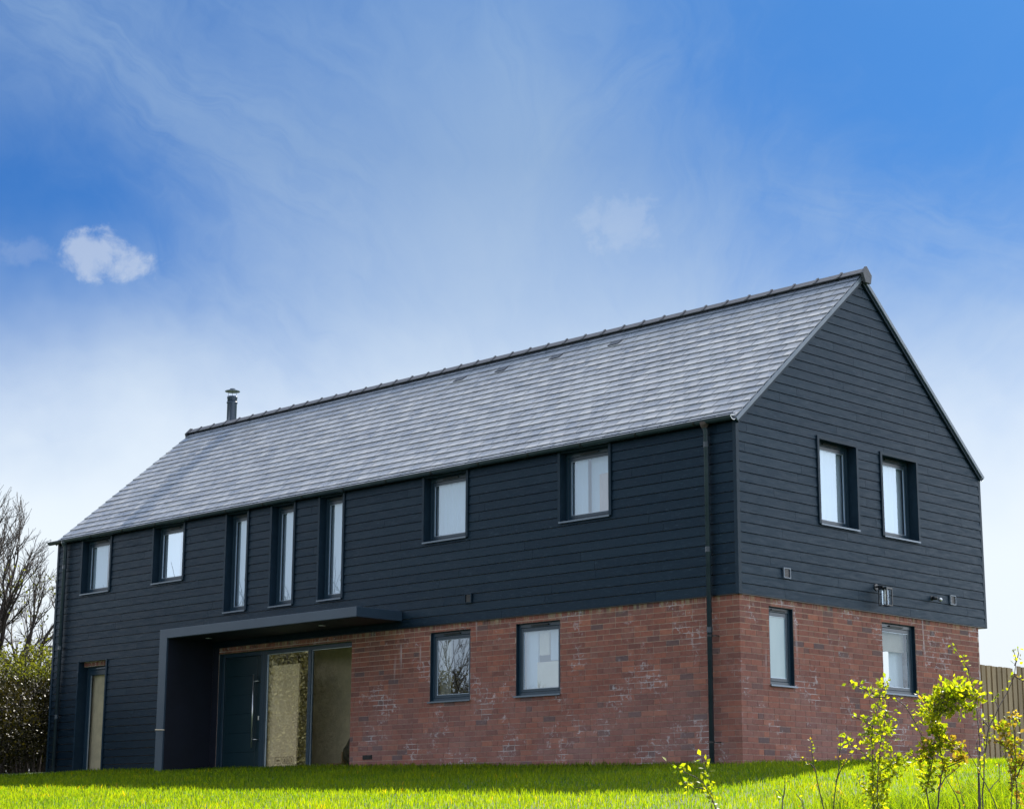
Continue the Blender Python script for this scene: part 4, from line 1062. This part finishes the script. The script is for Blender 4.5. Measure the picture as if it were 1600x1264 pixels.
# ---- foreground shrubs: stems drawn in a local frame (a to the right, h up), all at real positions in the bed
def ray_at(px, py, u):
    d = _f+(px-800)/3000*_r+(632-py)/3000*_u; fu = Vector((-.70711, .70711, 0)); t = u/d.dot(fu)
    return CAM+d*t
def foreground_shrub(name, label, cat, u, stems, leaves, size, material, seed, group=None, bronze=None, jit=.12, th=.006):
    """stems: list of pixel polylines traced at garden depth u (with in-depth wander); leaves: per stem (from fraction, count, spread)"""
    rs = random.Random(seed); root = ray_at(stems[0][0][0], stems[0][0][1], u); gx, gy = root.x, root.y; base_ = Vector((gx, gy, g1(gx, gy)))
    e = empty(name, base_, label, cat, group); mb = MB(); LP = []; LB = []
    for si, st in enumerate(stems):
        wander = 0; pts = []
        dep0 = rs.uniform(-jit, jit) if si else 0
        for k, (px, py) in enumerate(st):
            wander += rs.uniform(-jit, jit)*.5
            pts.append(ray_at(px, py, u+dep0+wander)-base_)
        if py is not None and st[0][1] > 1240:
            p0 = pts[0].copy(); pts.insert(0, Vector((p0.x*.9, p0.y*.9, -.03)))
        # resample with wiggle
        q = []
        for a, b in zip(pts[:-1], pts[1:]):
            nseg = max(2, int((b-a).length/.05))
            for j in range(nseg): q.append(a.lerp(b, j/nseg)+Vector((rs.gauss(0, .003), rs.gauss(0, .003), rs.gauss(0, .002))))
        q.append(pts[-1]); n = len(q); r0 = th*(1 if si == 0 else .8)
        mb.tube(q, [.72*r0*(1-.75*i/(n-1))+.0009 for i in range(n)], 6, cap=True)
        f0, cnt, spr = leaves[si][:3]; cnt = int(cnt*1.25); spr *= 1.25; br = leaves[si][3] if len(leaves[si]) > 3 else 0
        for j in range(cnt):
            f = f0+(1-f0)*rs.random(); i = min(int(f*(n-1)), n-2); p = q[i].lerp(q[i+1], f*(n-1)-i)
            d = Vector((rs.gauss(0, 1), rs.gauss(0, 1), rs.gauss(.25, .8))).normalized()
            tw = spr*rs.random(); p2 = p+d*tw
            if tw > .02: mb.tube([p, p.lerp(p2, .5)+Vector((0, 0, .004)), p2], [.0016, .0012, .0009], 3, cap=False)
            for kk in range(3 if spr > .03 else 1): (LB if rs.random() < br else LP).append((list(p2+Vector((rs.gauss(0, .008), rs.gauss(0, .008), rs.gauss(0, .008)))), list(d)))
    mb.build('stem', 'twig', e)
    for lst, mm in ((LP, material), (LB, bronze or material)):
        if lst:
            P = np.array([a for a, b in lst]); Dd = np.array([b for a, b in lst])+rng.normal(0, .5, (len(lst), 3))
            add_leaves('foliage', P, size*(.6+.7*rng.random(len(P))), mm, e, dirs=Dd, up=.1, aspect=.62)
    return e
# small budding shrub left of centre
foreground_shrub('young_shrub', 'small shrub with yellow green buds below the brick corner, leftmost of the foreground plants', 'shrub', 11.5,
    [[(1124, 1275), (1108, 1238), (1098, 1222), (1075, 1208), (1045, 1190)], [(1112, 1244), (1106, 1220), (1100, 1195), (1096, 1180)], [(1104, 1232), (1085, 1230), (1068, 1222)]],
    [(.42, 34, .018), (.15, 42, .024), (.45, 16, .022)], .036, 'shrub_leaf', 1)
foreground_shrub('leafless_stem', 'thin twiggy stem with one leaf tuft on top, right of the leftmost shrub', 'plant', 11.5,
    [[(1222, 1275), (1223, 1248), (1228, 1226), (1226, 1212)], [(1223, 1243), (1216, 1236), (1211, 1232)]], [(.75, 10, .012), (.6, 2, .005)], .026, 'shrub_leaf', 2)
foreground_shrub('leafless_stem', 'tall thin budding stem in front of the sunny lawn edge, below the narrow frosted window', 'plant', 12,
    [[(1290, 1275), (1282, 1240), (1274, 1205), (1268, 1178), (1268, 1150)], [(1272, 1198), (1262, 1190), (1252, 1184)]], [(.3, 26, .010, .5), (.2, 8, .01, .5)], .018, 'shrub_leaf', 3, bronze='bronze_leaf')
foreground_shrub('leafless_stem', 'wispy budding stem leaning beside the tall upright leafy shrub', 'plant', 12,
    [[(1302, 1275), (1306, 1232), (1310, 1200), (1314, 1150)], [(1306, 1222), (1318, 1196), (1330, 1178)]], [(.2, 22, .012, .6), (.3, 10, .01, .6)], .018, 'shrub_leaf', 4, bronze='bronze_leaf')
foreground_shrub('leafless_stem', 'short drooping withered stem low in the grass before the lawn edge', 'plant', 11.5,
    [[(1262, 1275), (1252, 1250), (1244, 1240)]], [(.3, 9, .012, .8)], .024, 'shrub_leaf', 6, bronze='bronze_leaf')
foreground_shrub('leafy_shrub', 'tall upright leafy shrub in front of the gable brick wall, with an arching top twig', 'shrub', 12,
    [[(1366, 1280), (1364, 1230), (1362, 1180), (1364, 1130), (1372, 1095), (1382, 1066)],
     [(1372, 1275), (1370, 1215), (1376, 1165), (1384, 1110)],
     [(1362, 1190), (1345, 1172), (1328, 1160), (1317, 1150)],
     [(1366, 1085), (1350, 1075), (1325, 1064)],
     [(1364, 1135), (1350, 1125), (1332, 1118)],
     [(1366, 1210), (1392, 1195), (1412, 1188)],
     [(1362, 1228), (1388, 1215), (1404, 1206)],
     [(1368, 1150), (1382, 1140), (1392, 1150)],
     [(1363, 1245), (1345, 1225), (1338, 1205)],
     [(1368, 1090), (1390, 1088), (1412, 1100), (1430, 1130), (1446, 1160)]],
    [(.25, 95, .055), (.2, 60, .055), (.35, 20, .022), (.1, 24, .02), (.3, 10, .015), (.2, 26, .04), (.1, 28, .05), (.1, 18, .03), (.2, 16, .04), (.1, 14, .006)], .034, 'shrub_leaf', 5, jit=.10, th=.006)
foreground_shrub('leafy_shrub', 'fullest shrub, topped by a broad arch of bright leaves, before the gable end', 'shrub', 12,
    [[(1462, 1290), (1466, 1240), (1474, 1200), (1468, 1160), (1460, 1120), (1462, 1090), (1480, 1086), (1510, 1082), (1530, 1098)],
     [(1458, 1285), (1448, 1235), (1456, 1195), (1462, 1150), (1452, 1105), (1436, 1082)],
     [(1466, 1232), (1478, 1214), (1500, 1196)], [(1500, 1255), (1486, 1228), (1478, 1214)],
     [(1462, 1100), (1490, 1092), (1520, 1080)], [(1460, 1100), (1476, 1078), (1500, 1072)],
     [(1462, 1160), (1444, 1172), (1428, 1186)], [(1468, 1150), (1486, 1160), (1500, 1174)],
     [(1464, 1118), (1480, 1108), (1502, 1104), (1522, 1106)], [(1456, 1110), (1446, 1112), (1442, 1122)],
     [(1464, 1190), (1452, 1180), (1438, 1192)], [(1474, 1200), (1494, 1192), (1505, 1188)]],
    [(.30, 165, .055, .04), (.35, 75, .05, .05), (.3, 8, .02, .7), (.5, 3, .01, .8), (.1, 52, .075), (.1, 44, .07), (.2, 16, .03, .2), (.2, 22, .03, .5), (.1, 44, .07), (.1, 22, .045), (.2, 12, .03, .3), (.2, 16, .03, .6)],
    .036, 'shrub_leaf', 7, bronze='bronze_leaf', jit=.12, th=.007)
foreground_shrub('leafless_stem', 'long arching twig with a leafy tip rising toward the right gable window corner', 'plant', 13,
    [[(1532, 1285), (1531, 1200), (1530, 1140), (1522, 1080), (1512, 1045), (1500, 1025), (1484, 1006)]], [(.62, 22, .014)], .030, 'shrub_leaf', 8, th=.005)
foreground_shrub('leafless_stem', 'dark stake like stem standing straight beside the fullest shrub', 'plant', 12.5,
    [[(1529, 1285), (1530, 1240), (1528, 1190), (1526, 1160)]], [(.6, 10, .02, .8)], .026, 'shrub_leaf', 9, bronze='bronze_leaf', th=.010)
foreground_shrub('leafy_shrub', 'slender bent shrub in front of the fence with a thin forked top against the sky', 'shrub', 12.5,
    [[(1536, 1285), (1536, 1230), (1538, 1180), (1544, 1140), (1560, 1105), (1575, 1080), (1585, 1055), (1588, 1030), (1583, 1014)],
     [(1586, 1040), (1592, 1020), (1590, 1012)], [(1546, 1138), (1540, 1128), (1532, 1120)], [(1560, 1106), (1554, 1092), (1558, 1084)],
     [(1585, 1056), (1600, 1064), (1616, 1072)]],
    [(.35, 34, .02), (.3, 5, .01, .5), (.4, 8, .015), (.4, 9, .015), (.1, 6, .01, .5)], .028, 'shrub_leaf', 10, bronze='bronze_leaf', th=.006)
foreground_shrub('leafy_shrub', 'right edge shrub with drooping yellow and bronze leaves before the fence', 'shrub', 12,
    [[(1588, 1290), (1588, 1230), (1586, 1180), (1584, 1140), (1582, 1108)], [(1588, 1200), (1575, 1165), (1568, 1145), (1560, 1128)],
     [(1600, 1200), (1582, 1175), (1555, 1155), (1528, 1148)], [(1581, 1285), (1581, 1220), (1576, 1195), (1566, 1172)],
     [(1588, 1215), (1600, 1190), (1612, 1170)]],
    [(.3, 60, .025, .55), (.3, 34, .025, .5), (.1, 30, .02, .6), (.4, 20, .02, .6), (.2, 24, .03, .4)], .034, 'shrub_leaf', 11, bronze='bronze_leaf', th=.006)
foreground_shrub('leafless_stem', 'crossing thin brown twigs rising from the grass right of the fullest shrub', 'plant', 12,
    [[(1560, 1275), (1548, 1240), (1526, 1200), (1505, 1160)], [(1545, 1235), (1562, 1215), (1560, 1190)], [(1510, 1275), (1500, 1230), (1490, 1200)]], [(.5, 6, .015, .8), (.4, 4, .01, .8), (.4, 4, .01, .8)], .024, 'shrub_leaf', 12, bronze='bronze_leaf', th=.004)

# taller tufts in the bed at the lower right
cent = [];
for (u_, px, n_) in ((14.2, 1330, 380), (14.0, 1390, 420), (14.4, 1425, 350), (14.6, 1500, 520), (15.0, 1560, 620), (14.6, 1590, 560), (14.3, 1470, 260), (14.4, 1300, 300), (15.4, 1535, 450), (13.8, 1350, 400), (13.8, 1540, 500)):
    v_ = (px-800)/3000*u_; uu = u_+rng.normal(0, .22, n_); vv = v_+rng.normal(0, .14, n_)
    cent.append(np.stack([15.2+(-uu+vv)*.70711, -19.32+(uu+vv)*.70711], 1))
tag(blades(0, 12.3, 0, 'tall_grass', 'tuft_blade', .10, .28, .007, pts=np.concatenate(cent), lean=.7), 'longer dark grass tufts in the planting bed at the lower right', 'grass', kind='stuff')
